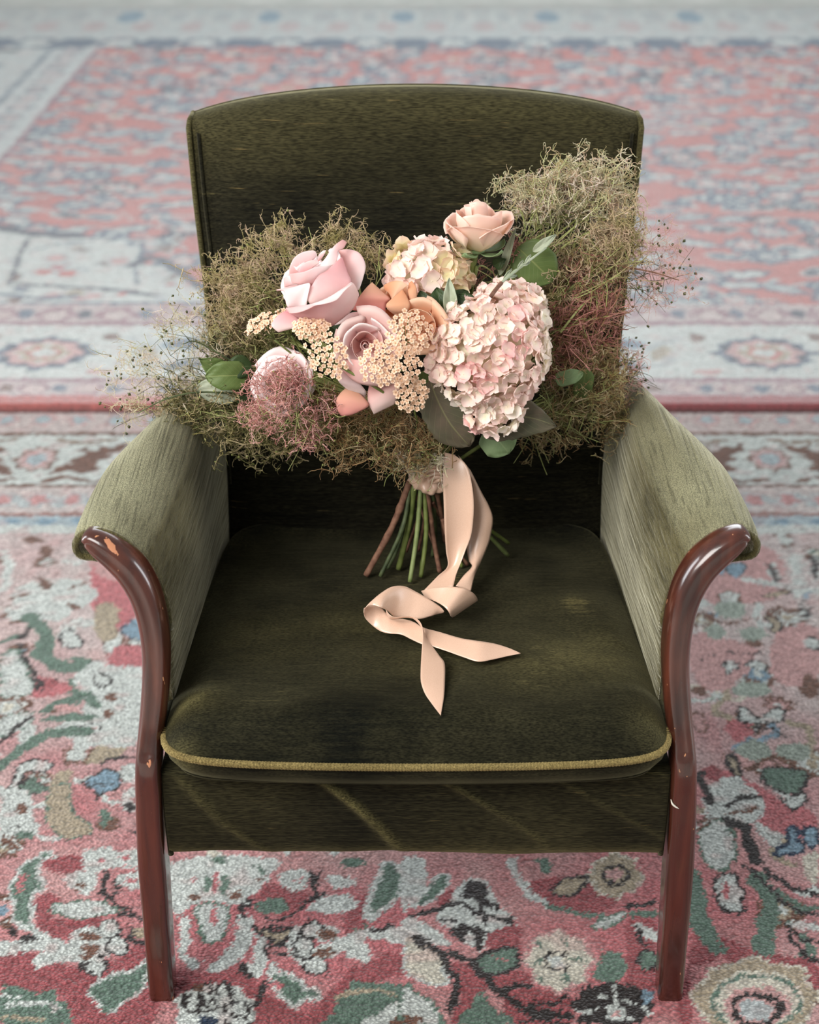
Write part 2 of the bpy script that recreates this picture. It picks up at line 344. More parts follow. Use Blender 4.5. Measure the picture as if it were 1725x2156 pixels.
def satin():
    m, nt, b = newmat('peach satin'); L = nt.links.new
    tc = N(nt, 'ShaderNodeTexCoord'); n = N(nt, 'ShaderNodeTexNoise'); n.inputs['Scale'].default_value = 1500; L(tc.outputs['Object'], n.inputs['Vector'])
    r = ramp(nt, [(.3, lin4((220, 180, 153))), (.7, lin4((232, 196, 173)))]); L(n.outputs[0], r.inputs[0]); L(r.outputs[0], b.inputs['Base Color'])
    b.inputs['Roughness'].default_value = .32; b.inputs['Specular IOR Level'].default_value = .9
    b.inputs['Sheen Weight'].default_value = .3; b.inputs['Sheen Roughness'].default_value = .4; b.inputs['Sheen Tint'].default_value = lin4((255, 225, 205))
    b.inputs['Anisotropic'].default_value = .4
    return m
M_SATIN = satin()
def rug_mat(name, knot, rough=.75, spec=.2, sheen=.12):
    m, nt, b = newmat(name); L = nt.links.new
    at = N(nt, 'ShaderNodeAttribute'); at.attribute_name = 'Col'
    v = mapped(nt, knot); vo = N(nt, 'ShaderNodeTexVoronoi'); vo.inputs['Scale'].default_value = 1; L(v, vo.inputs['Vector'])
    n = N(nt, 'ShaderNodeTexNoise'); n.inputs['Scale'].default_value = .55; n.inputs['Detail'].default_value = 3; L(v, n.inputs['Vector'])
    r = ramp(nt, [(.0, (1.25, 1.25, 1.25, 1)), (.75, (.42, .42, .42, 1))]); L(vo.outputs['Distance'], r.inputs[0])
    mul = N(nt, 'ShaderNodeMix', data_type='RGBA', blend_type='MULTIPLY'); mul.inputs[0].default_value = .8
    L(at.outputs['Color'], mul.inputs[6]); L(r.outputs[0], mul.inputs[7])
    r2 = ramp(nt, [(.3, (.8, .8, .8, 1)), (.7, (1.16, 1.16, 1.16, 1))]); L(n.outputs[0], r2.inputs[0])
    mul2 = N(nt, 'ShaderNodeMix', data_type='RGBA', blend_type='MULTIPLY'); mul2.inputs[0].default_value = .8
    L(mul.outputs[2], mul2.inputs[6]); L(r2.outputs[0], mul2.inputs[7]); L(mul2.outputs[2], b.inputs['Base Color'])
    b.inputs['Roughness'].default_value = rough; b.inputs['Specular IOR Level'].default_value = spec
    b.inputs['Sheen Weight'].default_value = sheen; b.inputs['Sheen Roughness'].default_value = .5
    bp = N(nt, 'ShaderNodeBump'); bp.inputs['Strength'].default_value = .9; bp.inputs['Distance'].default_value = .003; bp.invert = True
    L(vo.outputs['Distance'], bp.inputs['Height']); L(bp.outputs[0], b.inputs['Normal'])
    return m
# ------------------------------------------------------------------ rugs
PAL = {k: np.array(lin(tuple(.91*(.93*c+.07*(v[0]+v[1]+v[2])/3) for c in v))) for k, v in {
 'P': (196, 108, 112), 'R': (162, 78, 82), 'Q': (206, 156, 152), 'C': (212, 206, 188), 'W': (206, 212, 206), 'G': (98, 124, 108),
 'K': (44, 36, 34), 'B': (118, 78, 60), 'L': (128, 158, 176), 'T': (176, 160, 134), 'N': (28, 48, 74), 'S': (206, 96, 84), 'D': (74, 98, 122), 'V': (150, 96, 110), 'M': (182, 190, 190), 'H': (158, 170, 156)}.items()}
FR = {'A': (0, 1650, 4.26), 'B': (360, 1780, 3.194), 'C': (850, 1780, 3.136), 'D': (1400, 1080, 3.477), 'E': (0, 1080, 3.478),
      'F': (1050, 1400, 2.556), 'G': (0, 560, 3.45), 'H': (1225, 560, 3.45), 'I': (0, 0, 2.0), 'J': (862, 0, 2.0)}
# frame, op (p polygon, l line, e ellipse, r ring), colour(+outline colour), width, points
DES = """
E p P 0 700,100 1000,150 1040,700 700,800
E p P 0 850,980 1040,960 1040,1130 800,1130
E p P 0 100,1200 320,1190 520,1260 420,1330 200,1330
E p W 0 100,560 250,500 420,470 560,480 700,560 690,640 560,700 470,760 380,780 200,760 60,760
E l W 40 20,280 60,350 60,450 30,550
E e B 0 240,185 70,25
E e B 0 340,270 60,42
E p B 0 270,450 370,510 360,560 290,530
E l B 16 480,560 540,525 620,510
E l B 12 50,630 130,605 210,595
E p B 0 500,640 600,680 560,700 510,670
E p W 0 440,320 560,280 640,330 520,370
E p T 0 700,700 800,640 860,700 850,900 770,930 700,850
E p LN 6 880,860 950,800 1040,770 1040,920 980,910
E p Q 0 640,260 760,240 1000,420 820,480 680,400
E l G 80 220,760 320,880 310,1020 440,1120 640,1120
E p WK 10 430,900 520,840 610,940 560,975 460,960
E p WG 8 0,1060 100,1000 170,1080 240,1300 120,1330 0,1320
E l K 24 200,830 150,960 220,1120 290,1290
E l K 20 240,1220 340,1250 400,1210
E e R 0 380,1240 70,30
E p W 0 550,1200 700,1080 850,1110 1040,1150 1040,1650 700,1700 560,1740 520,1640 400,1560 600,1450 620,1300
E r K 12 750,1220 65,50
E l G 60 340,1430 480,1370 640,1330 700,1390
E l G 50 330,1500 520,1490 660,1480
E p Q 0 420,1390 560,1400 560,1440 430,1450
E e B 0 820,1340 42,28
E e B 0 780,1455 46,34
E r K 10 660,1575 82,45
E e Q 0 660,1575 50,20
E l G 70 0,1840 180,1700 420,1600 620,1590
E p WG 8 0,1500 240,1450 210,1540 60,1610 0,1620
E l K 24 0,1670 120,1560 230,1480
E p WK 12 50,2080 90,1950 150,1840 260,1790 370,1830 340,1880 220,1880 150,1950 110,2080
E p GK 10 130,2010 200,1950 330,1980 340,2020 230,2040
E p LK 12 600,1960 700,1910 780,1870 870,1890 880,1950 850,2020 780,2030 700,2090 660,2000
E l K 20 740,1830 860,1780 1000,1780
E l T 90 470,1920 430,2010 400,2156
E p W 0 900,1850 1000,1830 1000,1960 900,1950
A p R 0 0,1510 350,1520 650,1640 1000,1600 1330,1440 1380,2156 650,2156 600,1950 450,1860 150,1830 0,1820
A p R 0 340,1000 470,960 520,1010 460,1120 560,1200 900,1160 860,1260 640,1380 430,1350 330,1200
A p R 0 380,680 600,620 740,640 760,760 560,800 420,760
A p TG 14 430,60 480,0 640,0 620,180 700,290 800,320 820,420 640,480 500,440 430,350
A p G 0 900,220 980,230 990,340 920,360
A p LK 14 820,0 1060,0 1010,50 920,70 870,130 830,60
A e W 0 1170,80 60,50
A e KW 12 1175,190 65,40
A r K 14 1220,390 42,45
A p W 0 0,60 100,30 250,60 300,200 290,270 340,370 250,450 120,460 20,420 0,300
A e B 0 190,222 66,42
A l K 14 80,382 150,372 170,390
A e G 0 220,460 70,35
A p BW 10 0,470 80,480 170,540 200,575 50,560 0,550
A p GW 26 130,850 180,740 300,660 440,610 520,640 400,670 330,740 330,830 400,870 400,930 300,950 300,1080 280,1250 420,1370 540,1410 400,1390 230,1290 130,1180 100,1000
A e P 0 190,880 25,90
A p W 0 560,850 720,780 850,820 860,930 780,980 680,930 600,870
A e B 0 735,905 40,32
A p W 0 740,600 900,560 1100,590 1280,560 1280,720 1100,730 950,770 800,800 750,700
A e P 0 920,682 32,22
A e P 0 1140,660 46,22
A p W 0 1060,800 1290,770 1290,900 1170,945 1080,880
A e P 0 1180,855 64,24
A p WG 8 460,1110 560,1045 800,1030 980,1080 1060,1130 920,1150 700,1195 560,1150
A l K 34 930,800 930,900 960,1000 1060,1070 1150,1110
A l K 22 1030,840 1060,920 1000,1020
A l K 30 1050,1150 1150,1180 1290,1210
A p T 0 1180,1290 1320,1270 1330,1370 1220,1370
A l K 26 1150,1260 1200,1390 1330,1430
A p W 0 640,1340 800,1260 920,1340 1000,1440 960,1560 760,1600 640,1560
A e WK 18 970,1290 100,82
A e WK 18 1050,1440 105,88
A e WK 18 860,1610 95,95
A e BW 14 800,1360 108,56
A p BW 14 640,1500 720,1440 880,1440 870,1510 760,1590 680,1560
A e K 0 730,1640 38,42
A l W 90 0,1470 150,1440 350,1420 560,1440 680,1500
A p W 0 310,1540 450,1470 640,1480 640,1590 450,1610 330,1650
A e K 0 110,1310 50,45
A e K 0 230,1385 76,34
A p GW 22 800,1850 950,1720 1150,1680 1320,1560 1330,1650 1270,1830 1100,1960 960,2060 900,1990
A p G 0 0,1840 150,1800 300,1850 450,1850 500,1930 600,1960 580,2156 0,2156
A l W 30 40,1990 200,1950 420,1960 520,2000
A l T 30 0,2080 200,2080 400,2100
A l W 26 0,1900 160,1890
B p R 0 20,830 200,840 450,800 560,890 760,1080 860,1130 1010,1030 1120,900 1300,780 1500,700 1600,840 1400,900 1130,1000 1020,1200 560,1200 540,1090 400,920 40,960
B p R 0 540,330 700,250 900,290 880,370 740,450 600,340
B p R 0 1160,480 1320,300 1330,450 1200,600
B p W 0 20,90 700,80 690,180 600,280 520,330 500,400 360,380 200,380 20,440
B e G 0 320,85 52,24
B e G 0 240,265 26,60
B e G 0 372,255 30,62
B e P 0 302,240 24,72
B e B 0 152,350 40,24
B e B 0 450,322 45,24
B e B 0 610,216 20,20
B e P 0 145,240 20,20
B l G 20 570,120 640,170
B p WG 14 190,400 380,400 375,560 330,625 280,645 225,610 195,530
B e P 0 288,470 20,62
B l W 52 95,500 105,640 70,720 160,790
B l W 62 490,490 480,620 420,720 320,805
B p W 0 560,590 640,640 655,740 600,880 530,880 505,800 560,700
B e P 0 560,740 16,50
B l K 20 485,780 500,850 550,895
B l K 26 525,350 530,400 480,405 485,470
B p G 0 560,380 680,345 800,365 740,440 620,450
B l K 22 630,480 720,500 830,440 900,370 950,330 970,260 930,175
B e K 0 965,240 30,55
B l K 18 960,345 1040,320
B l K 20 1000,180 985,240
B l K 16 640,545 740,545 820,530
B p TK 16 540,530 640,560 740,580 820,550 790,610 700,640 620,600
B e K 0 740,656 84,20
B l K 16 655,680 645,750
B l K 16 690,715 830,715
B l W 90 890,560 870,680 970,780
B e WK 14 945,560 70,66
B e WK 14 890,680 72,68
B e WK 14 975,790 76,62
B e BW 12 1040,592 76,44
B e BW 12 1042,702 78,38
B p W 0 720,230 800,160 920,150 900,270 800,290
B e P 0 850,220 20,16
B p W 0 1050,200 1200,200 1240,260 1100,285
B p W 0 900,420 1000,350 1200,320 1270,390 1180,440 1000,440
B p G 0 1140,100 1300,90 1280,140 1180,130
B p GW 24 1330,480 1360,260 1460,100 1540,150 1520,330 1400,430
B p W 0 1560,90 1700,90 1725,250 1600,400 1560,300
B l G 14 1170,610 1330,500
B l W 80 1130,660 1300,600 1500,590 1640,640 1700,760 1725,820
B p W 0 1200,620 1330,680 1330,760 1200,740
B l K 30 1330,560 1400,570 1480,530
B l K 30 1620,470 1725,450
B l K 18 1640,600 1725,650
B p GW 22 680,800 760,850 870,910 900,960 990,960 980,1010 870,1040 840,1090 780,1060 720,970 690,890
B e P 0 730,930 25,22
B p W 0 90,960 400,930 560,1060 540,1190 60,1200 40,1100
B l K 18 90,960 100,1080 240,1110 330,1080 450,1060
B e WK 12 150,1030 44,86
B e WK 12 240,1000 34,70
B e WK 12 355,1000 48,88
B e WK 12 445,1090 86,46
B e WK 12 450,1175 110,34
B e N 0 230,1180 72,28
B e B 0 170,955 52,20
B l K 26 640,920 600,1000 570,1060
B l K 24 390,920 410,1010
B p G 0 1030,1190 1130,1010 1220,895 1420,910 1620,960 1725,1060 1725,1200 1030,1200
B l T 26 1120,1000 1300,960 1500,1000
B p WG 10 1280,1200 1400,1100 1500,1040 1725,1080 1725,1200
B e B 0 1600,1170 120,48
C p R 0 560,540 760,500 780,700 620,680 560,640
C p R 0 250,300 380,280 390,350 250,390
C p R 0 860,200 1250,240 1400,350 1300,430 1100,420 950,380 820,290
C p R 0 1480,500 1660,450 1640,940 1480,900 1470,700
C p R 0 560,830 800,830 860,940 1100,980 1090,1179 720,1179 620,960
C p R 0 320,760 440,800 560,940 420,1080 350,1179 300,1179 380,980
C l WG 36 730,80 745,180 830,300 950,390
C l G 26 940,380 1150,440 1380,460
C p WG 8 1240,510 1400,440 1480,450 1400,500 1300,535
C p G 0 890,80 960,90 970,160 910,150
C f TC 0 1400,190 185,155
C r K 16 1395,190 78,56
C e Q 0 1395,190 50,36
C p TK 16 990,270 1130,190 1220,200 1200,250 1100,330 1020,310
C f CQ 0 1030,750 240,215
C r K 14 1010,750 82,64
C e W 0 1010,750 50,40
C e G 0 880,752 26,26
C e G 0 1150,742 48,18
C e G 0 890,640 18,22
C e G 0 1060,625 20,32
C e G 0 1075,860 26,26
C e G 0 910,872 20,20
C p W 0 300,380 390,230 540,210 610,360 740,480 700,525 570,560 540,680 430,650 330,560 220,470
C p K 0 400,330 420,240 530,230 545,355
C l K 30 50,460 250,405 380,370 480,440
C l K 34 530,370 610,400
C l K 26 525,380 535,500
C l K 34 590,455 720,490
C l K 46 350,560 430,540 500,580 505,650
C e K 0 370,590 30,40
C l B 24 90,520 200,540 240,600
C l K 20 260,480 340,500
C p GW 14 60,390 150,280 240,190 300,220 220,320 120,380
C p W 0 0,130 150,130 130,250 60,350 0,420
C p W 0 0,470 100,480 300,600 260,660 0,560
C p CW 14 0,580 100,620 200,680 270,800 260,900 130,900 0,800
C l K 34 80,600 200,670 290,780 340,900 330,1080
C p GK 20 430,760 560,700 740,670 750,790 620,830 500,820
C l P 12 600,740 720,760
C l K 36 300,690 420,750 500,820 580,920 700,1000 850,1080 1100,1110
C l K 22 620,960 740,920 840,930
C l K 22 860,1030 1000,1040 1080,980
C l K 22 780,1160 900,1130 1080,1170
C p G 0 370,1179 420,1080 480,960 560,970 600,1070 720,1110 700,1179
C p WG 14 0,930 150,1000 220,1060 230,1179 0,1179
C e B 0 60,1150 72,38
C p G 0 1270,880 1280,760 1350,690 1450,740 1460,850 1400,890
C f KK 0 1390,1050 280,150
C l W 12 1390,920 1400,1040
C l W 12 1150,1100 1280,1060
C l W 12 1480,1000 1640,1100
C e W 0 1400,1090 70,50
C e Q 0 1400,1100 30,22
C e W 0 1200,1100 30,24
C e W 0 1490,1130 26,20
C e W 0 1310,980 26,22
C e K 0 1220,1150 90,28
C e L 0 1620,1000 40,50
C l K 24 1480,400 1660,360
C l G 40 1530,450 1660,440
C l W 44 1560,540 1660,590
C l K 24 1550,550 1590,640
C e GK 14 1610,750 54,56
D p Q 0 300,300 800,250 860,560 700,640 300,640
D p Q 0 200,880 620,960 640,1100 420,1300 220,1200
D p Q 0 820,860 1130,840 1130,1200 900,1250 780,1150
D p WB 10 800,120 880,110 930,220 870,240
D p LK 8 450,380 580,360 570,450 500,460
D e L 0 400,410 34,36
D p KW 6 740,380 790,360 850,500 800,470
D p TK 8 700,590 830,565 920,580 800,600
D p KW 6 980,610 1040,620 1070,720 1030,760 990,700
D e W 0 1020,680 12,45
D p KW 6 1070,330 1130,320 1130,500 1085,480
D l W 50 620,480 980,540 1130,560
D l W 60 960,300 980,540 980,600
D p WB 10 410,590 480,560 550,590 540,640 420,640
D p H 0 370,650 560,650 560,760 380,740
D l B 16 310,760 480,800 690,765
D e H 0 370,860 80,58
D e H 0 650,870 100,56
D p TK 12 740,740 820,770 860,840 810,870 780,820
D e WK 12 1085,950 60,50
D p WK 10 430,1110 480,1070 570,1100 680,1070 760,1150 640,1130 560,1095 480,1160
D l K 12 280,1080 340,1030
D l K 12 440,1000 560,1020 690,1020
D e H 0 640,1280 150,56
D e B 0 250,1290 52,34
D e B 0 1060,1250 72,56
D l H 16 330,1350 400,1360
D p B 0 20,100 40,90 40,110
F p P 0 1200,560 1400,640 1500,720 1650,760 1725,900 1500,900 1350,760 1200,640
F p R 0 1050,1450 1300,1500 1480,1540 1725,1600 1725,1750 1200,1570 980,1700 980,1932 1050,1932
F p P 0 1210,320 1320,280 1380,350 1280,400
F p R 0 1090,560 1180,540 1200,620 1120,600
F p WK 10 1290,220 1350,250 1410,285 1480,220 1530,240 1535,290 1420,310 1300,290
F l K 8 1340,370 1450,335 1550,378
F l K 8 1320,328 1540,335
F e H 0 1380,450 92,55
F e H 0 1590,460 95,50
F l B 20 1350,555 1420,510 1490,490 1580,530 1670,560
F p TK 14 1230,490 1270,480 1300,590 1250,570
F p GK 10 1420,590 1460,545 1650,560 1660,620 1610,690 1460,650
F p WK 12 1510,700 1550,720 1650,680 1640,740 1580,760
F e B 0 1080,130 42,26
F e B 0 1680,110 62,70
F p LN 16 1490,1010 1540,960 1560,870 1620,880 1600,930 1630,960 1600,1010
F p LN 12 1640,880 1680,860 1725,880 1725,970 1660,960
F p W 0 1140,640 1300,600 1420,720 1440,780 1350,850 1200,820 1100,780
F l K 30 1090,580 1110,660 1140,730
F l K 22 1230,750 1310,710 1410,705
F l B 20 1250,790 1400,760
F p WG 10 1090,890 1200,830 1280,940 1260,1060 1180,1100 1100,1000
F l K 46 1240,830 1330,870 1350,960 1390,1040
F p WK 14 1170,1140 1280,1130 1320,1290 1260,1325 1190,1280
F e P 0 1240,1210 20,50
F l G 60 1050,1120 1070,1260 1100,1400 1180,1520
F l G 66 1400,1140 1460,1280 1440,1400 1430,1510
F l K 16 1330,1070 1460,1180 1560,1290 1725,1340
F l K 20 1420,1080 1560,1180 1725,1225
F l G 22 1500,1200 1620,1290 1725,1300
F l K 16 1540,1370 1640,1460 1725,1480
F l K 18 1560,1420 1650,1560 1725,1580
F l W 30 1600,1380 1725,1400
F p C 0 1640,1020 1725,1000 1725,1170 1660,1130
F f TC 0 1390,1780 360,225
F e C 0 1390,1800 250,170
F r G 14 1390,1810 230,150
F e Q 0 1390,1830 180,115
F r K 20 1390,1840 125,80
F e M 0 1390,1845 92,55
"""
def parse():
    out = []
    for ln in DES.strip().splitlines():
        f, op, c, w, *pts = ln.split()
        ox, oy, s = FR[f]
        p = np.array([[float(a) for a in q.split(',')] for q in pts])
        if op in 'erf':
            c0 = p[0]; r = p[1]
            a = np.linspace(0, 2*math.pi, 25)[:-1]
            if op == 'f':
                a = np.linspace(0, 2*math.pi, 49)[:-1]; k = 1-.14*np.abs(np.sin(a*4))
            else: k = np.ones(len(a))
            q = np.stack([c0[0]+r[0]*k*np.cos(a), c0[1]+r[1]*k*np.sin(a)], 1)
        else: q = p
        px = ox+q[:, 0]/s; py = oy+q[:, 1]/s
        g = np.array([P(a, b, z=0.012)[:2] for a, b in zip(px, py)])
        d = np.linalg.norm(P(px.mean(), py.mean(), z=0.012)-CAM)
        out.append((op, c, float(w)/s*d/FPX*1.55, g))
    return out
def in_poly(x, y, g):
    r = np.zeros(x.shape, bool); n = len(g); j = n-1
    for i in range(n):
        xi, yi = g[i]; xj, yj = g[j]
        c = ((yi > y) != (yj > y)) & (x < (xj-xi)*(y-yi)/(yj-yi+1e-12)+xi)
        r ^= c; j = i
    return r
def dist_line(x, y, g):
    d = np.full(x.shape, 9.0)
    for i in range(len(g)-1):
        ax, ay = g[i]; bx, by = g[i+1]; dx, dy = bx-ax, by-ay
        t = np.clip(((x-ax)*dx+(y-ay)*dy)/(dx*dx+dy*dy+1e-12), 0, 1)
        d = np.minimum(d, np.hypot(x-ax-t*dx, y-ay-t*dy))
    return d
class Raster:
    def __init__(s, xs, ys, seed):
        s.X, s.Y = np.meshgrid(xs, ys); rg = np.random.default_rng(seed)
        j = 0.0016
        s.x = (s.X+rg.normal(0, 1, s.X.shape)*j+(vnoise(s.X*60, s.Y*60, 3)-.5)*.008).ravel()
        s.y = (s.Y+rg.normal(0, 1, s.X.shape)*j+(vnoise(s.X*60, s.Y*60, 5)-.5)*.008).ravel()
        s.c = np.zeros((s.x.size, 3)); s.rg = rg
        s.order = np.arange(s.x.size).reshape(s.X.shape); s.xs = xs; s.ys = ys
    def box(s, g, m):
        x0, y0 = g.min(0)-m-.01; x1, y1 = g.max(0)+m+.01
        a, b = np.searchsorted(s.xs, [x0, x1]); c, d = np.searchsorted(s.ys, [y0, y1])
        return s.order[c:d, a:b].ravel()
    def poly(s, g, c, oc=None, w=0, smooth=True):
        if smooth and len(g) < 20: g = catmull(g, len(g)*4, True)
        idx = s.box(g, w)
        if idx.size == 0: return
        x, y = s.x[idx], s.y[idx]; ins = in_poly(x, y, g)
        s.c[idx[ins]] = c
        if oc is not None: 
            d = dist_line(x, y, np.vstack([g, g[:1]])); s.c[idx[d < w/2]] = oc
    def line(s, g, c, w):
        if len(g) > 2: g = catmull(g, len(g)*4)
        idx = s.box(g, w)
        if idx.size == 0: return
        x, y = s.x[idx], s.y[idx]; wv = w*(.75+.5*vnoise(x*50, y*50, 9))
        s.c[idx[dist_line(x, y, g) < wv/2]] = c
    def ell(s, cx, cy, rx, ry, c, oc=None, w=0, lob=0, rot=0):
        a = np.linspace(0, 2*math.pi, 33)[:-1]; k = 1-(.25*np.abs(np.sin(a*lob/2)) if lob else 0)
        px = rx*k*np.cos(a); py = ry*k*np.sin(a)
        g = np.stack([cx+px*math.cos(rot)-py*math.sin(rot), cy+px*math.sin(rot)+py*math.cos(rot)], 1)
        s.poly(g, c, oc, w, False)
    def shapes(s, lst):
        for op, c, w, g in lst:
            oc = PAL[c[1]] if len(c) > 1 else None
            if op == 'l': s.line(g, PAL[c[0]], w)
            elif op == 'r': s.line(np.vstack([g, g[:1]]), PAL[c[0]], w)
            else: s.poly(g, PAL[c[0]], oc, max(w, .003) if w else .004, op == 'p')
def rosette(R, x, y, r, cols, rot=0):
    R.ell(x, y, r, r, cols[0], cols[1], r*.22, 8, rot)
    R.ell(x, y, r*.55, r*.55, cols[2], cols[1], r*.12, 0)
    R.ell(x, y, r*.25, r*.25, cols[3])
def floral(R, x0, x1, y0, y1, step, rg, pal, size=1.0, vine='K'):
    "dense all-over floral filling"
    for yy in np.arange(y0, y1, step):
        for xx in np.arange(x0, x1, step):
            x = xx+rg.uniform(-.35, .35)*step; y = yy+rg.uniform(-.35, .35)*step; t = rg.random()
            c = [PAL[k] for k in rg.choice(list(pal), 4)]
            r = step*rg.uniform(.22, .46)*size
            if t < .34: rosette(R, x, y, r, [PAL['W'] if rg.random() < .6 else c[0], PAL[vine], c[2], c[3]], rg.uniform(0, 3))
            elif t < .62:
                a = rg.uniform(0, 6.3); g = np.array([[x+step*.6*k*math.cos(a)+step*.25*math.sin(k*3)*math.sin(a), y+step*.6*k*math.sin(a)-step*.25*math.sin(k*3)*math.cos(a)] for k in np.linspace(-1, 1, 6)])
                R.line(g, c[0], step*.14)
            elif t < .85: R.ell(x, y, r*1.2, r*.55, c[1], PAL[vine] if rg.random() < .5 else None, step*.05, 0, rg.uniform(0, 3))
            else: R.ell(x, y, r*.5, r*.4, PAL[vine])
def finish_rug(name, R, z, disp, mat, label, jit):
    x, y = R.X.ravel(), R.Y.ravel()
    n1 = vnoise(x*330, y*420, 21)*.6+R.rg.random(x.size)*.4
    blo = vnoise(x*45, y*60, 77)[:, None]; R.c = mix(R.c, PAL['Q'], np.clip((blo-.62)*1.3, 0, .4)*(R.c[:, 1:2] > .35)); c = np.clip(R.c*(1+(n1[:, None]-.5)*jit), 0, 1)
    edge = np.minimum(np.minimum(x-R.xs[0], R.xs[-1]-x), np.minimum(y-R.ys[0], R.ys[-1]-y))
    Z = z*sstep(0, .006, edge)+.0005+disp*(n1-.5)*sstep(0, .01, edge)
    V = np.stack([x, y, Z], 1)
    o = R.order
    F = np.stack([o[:-1, :-1], o[:-1, 1:], o[1:, 1:], o[1:, :-1]], -1).reshape(-1, 4)
    ob = obj(name, V, F, mat, None, True, col=c)
    ob['label'] = label; ob['category'] = 'rug'
    return ob
def spaced(segs):
    out = []
    for a, b, d in segs: out += list(np.arange(a, b-1e-6, d))
    return np.array(out+[segs[-1][1]])
rowY = lambda py, z=.012: P(W_/2, py, z=z)[1]
SH = parse()
mix = lambda a, b, t: a*(1-t)+b*t
def front_rug():
    yb = rowY(852, .024)-.004
    xs = spaced([(-1.45, -.62, .008), (-.62, .62, .003), (.62, 1.45, .008)])
    ys = spaced([(-.55, -.06, .008), (-.06, .62, .003), (.62, yb, .0055)])
    R = Raster(xs, ys, 3); x, y = R.x, R.y
    t = vnoise(x*9, y*9, 1)*.6+vnoise(x*30, y*30, 2)*.4
    R.c[:] = mix(PAL['P'], PAL['Q'], np.clip((t-.2)*1.5+.25*sstep(.1, .8, y), 0, 1)[:, None])
    R.c[:] = mix(R.c, PAL['W'], (np.clip(.45*sstep(.15, .8, y)+.3*(vnoise(x*14, y*14, 8)-.5)*sstep(.1, .4, y), 0, .7)+.12*(x > .45))[:, None])  # field paled toward the far end and right, light wash painted in
    rg = np.random.default_rng(11)
    yf = rowY(1118)
    floral(R, -1.4, 1.45, -.5, -.03, .085, rg, 'WWCGTQRL', .9)
    floral(R, -1.4, -.50, 0, yf-.03, .085, rg, 'WWWCGTQL', .95, 'B'); floral(R, .48, 1.4, 0, yf-.03, .085, rg, 'WWWCGTQL', .95, 'B')
    floral(R, -.5, .5, .3, yf-.03, .075, rg, 'WWWCGTQ', 1.0, 'B')
    R.shapes([s for s in SH if s[3][:, 1].min() < yf+.02])
    # border bands at the far edge
    def band(p0, p1, c):
        m = (y > rowY(p0)) & (y <= rowY(p1)); R.c[m] = c
    band(1120, 1100, PAL['W']); band(1104, 1084, mix(PAL['L'], PAL['W'], .45)); band(1084, 1077, PAL['B']*.6+PAL['Q']*.4)
    band(1077, 1023, mix(PAL['Q'], PAL['W'], .6)); band(1023, 1018, PAL['B']); band(1018, 914, PAL['W']); band(914, 908, PAL['B']); band(908, 700, mix(PAL['Q'], PAL['W'], .55))
    s = .065
    for k in range(-22, 23):
        R.ell(k*s, rowY(1050), .022, .03, mix(PAL['Q'], PAL['P'], .3), PAL['M'], .006, 6)
        R.ell(k*s+s/2, rowY(1052), .012, .035, PAL['M'], None, 0, 0, .6)
        R.ell(k*s*1.2, rowY(882), .024, .03, mix(PAL['L'], PAL['W'], .5), PAL['Q'], .006, 6)
        R.ell(k*s+s/2, rowY(1095), .015, .012, PAL['L'])
    y0, y1 = rowY(1018), rowY(914)
    yc = (y0+y1)/2; h = (y1-y0)
    for k in range(-7, 8):
        cx = k*.21-.02
        for sg in (-1, 1):
            bb = np.array([[-.09, -.42], [-.05, -.30], [.0, -.34], [.045, -.25], [.02, -.1], [.06, .05], [.02, .12], [-.01, 0], [-.04, -.12], [-.08, -.2]])
            g = np.stack([cx+sg*bb[:, 0]*.72, yc+bb[:, 1]*h*.8*(sg if k % 2 else -sg)], 1); R.poly(g, PAL['B'])
        R.ell(cx+.105, yc, .046, h*.26, mix(PAL['Q'], PAL['W'], .4), PAL['B'], .005, 8); R.ell(cx+.105, yc, .024, h*.13, mix(PAL['L'], PAL['W'], .5), PAL['Q'], .006)
        R.ell(cx, yc+h*.22, .02, h*.10, PAL['W'], PAL['B'], .006, 6)
        R.line(np.array([[cx-.07, yc-.45*h], [cx-.03, yc-.36*h], [cx+.03, yc-.44*h], [cx+.08, yc-.38*h]]), PAL['B'], .012)
        R.line(np.array([[cx-.08, yc+.4*h], [cx-.03, yc+.34*h], [cx+.04, yc+.42*h]]), mix(PAL['B'], PAL['T'], .4), .01)
    return finish_rug('patterned_rug', R, .009, .0034, rug_mat('wool pile front', (215, 330, 215)), 'pink, cream and green floral wool rug under the armchair', .75)
front_rug()
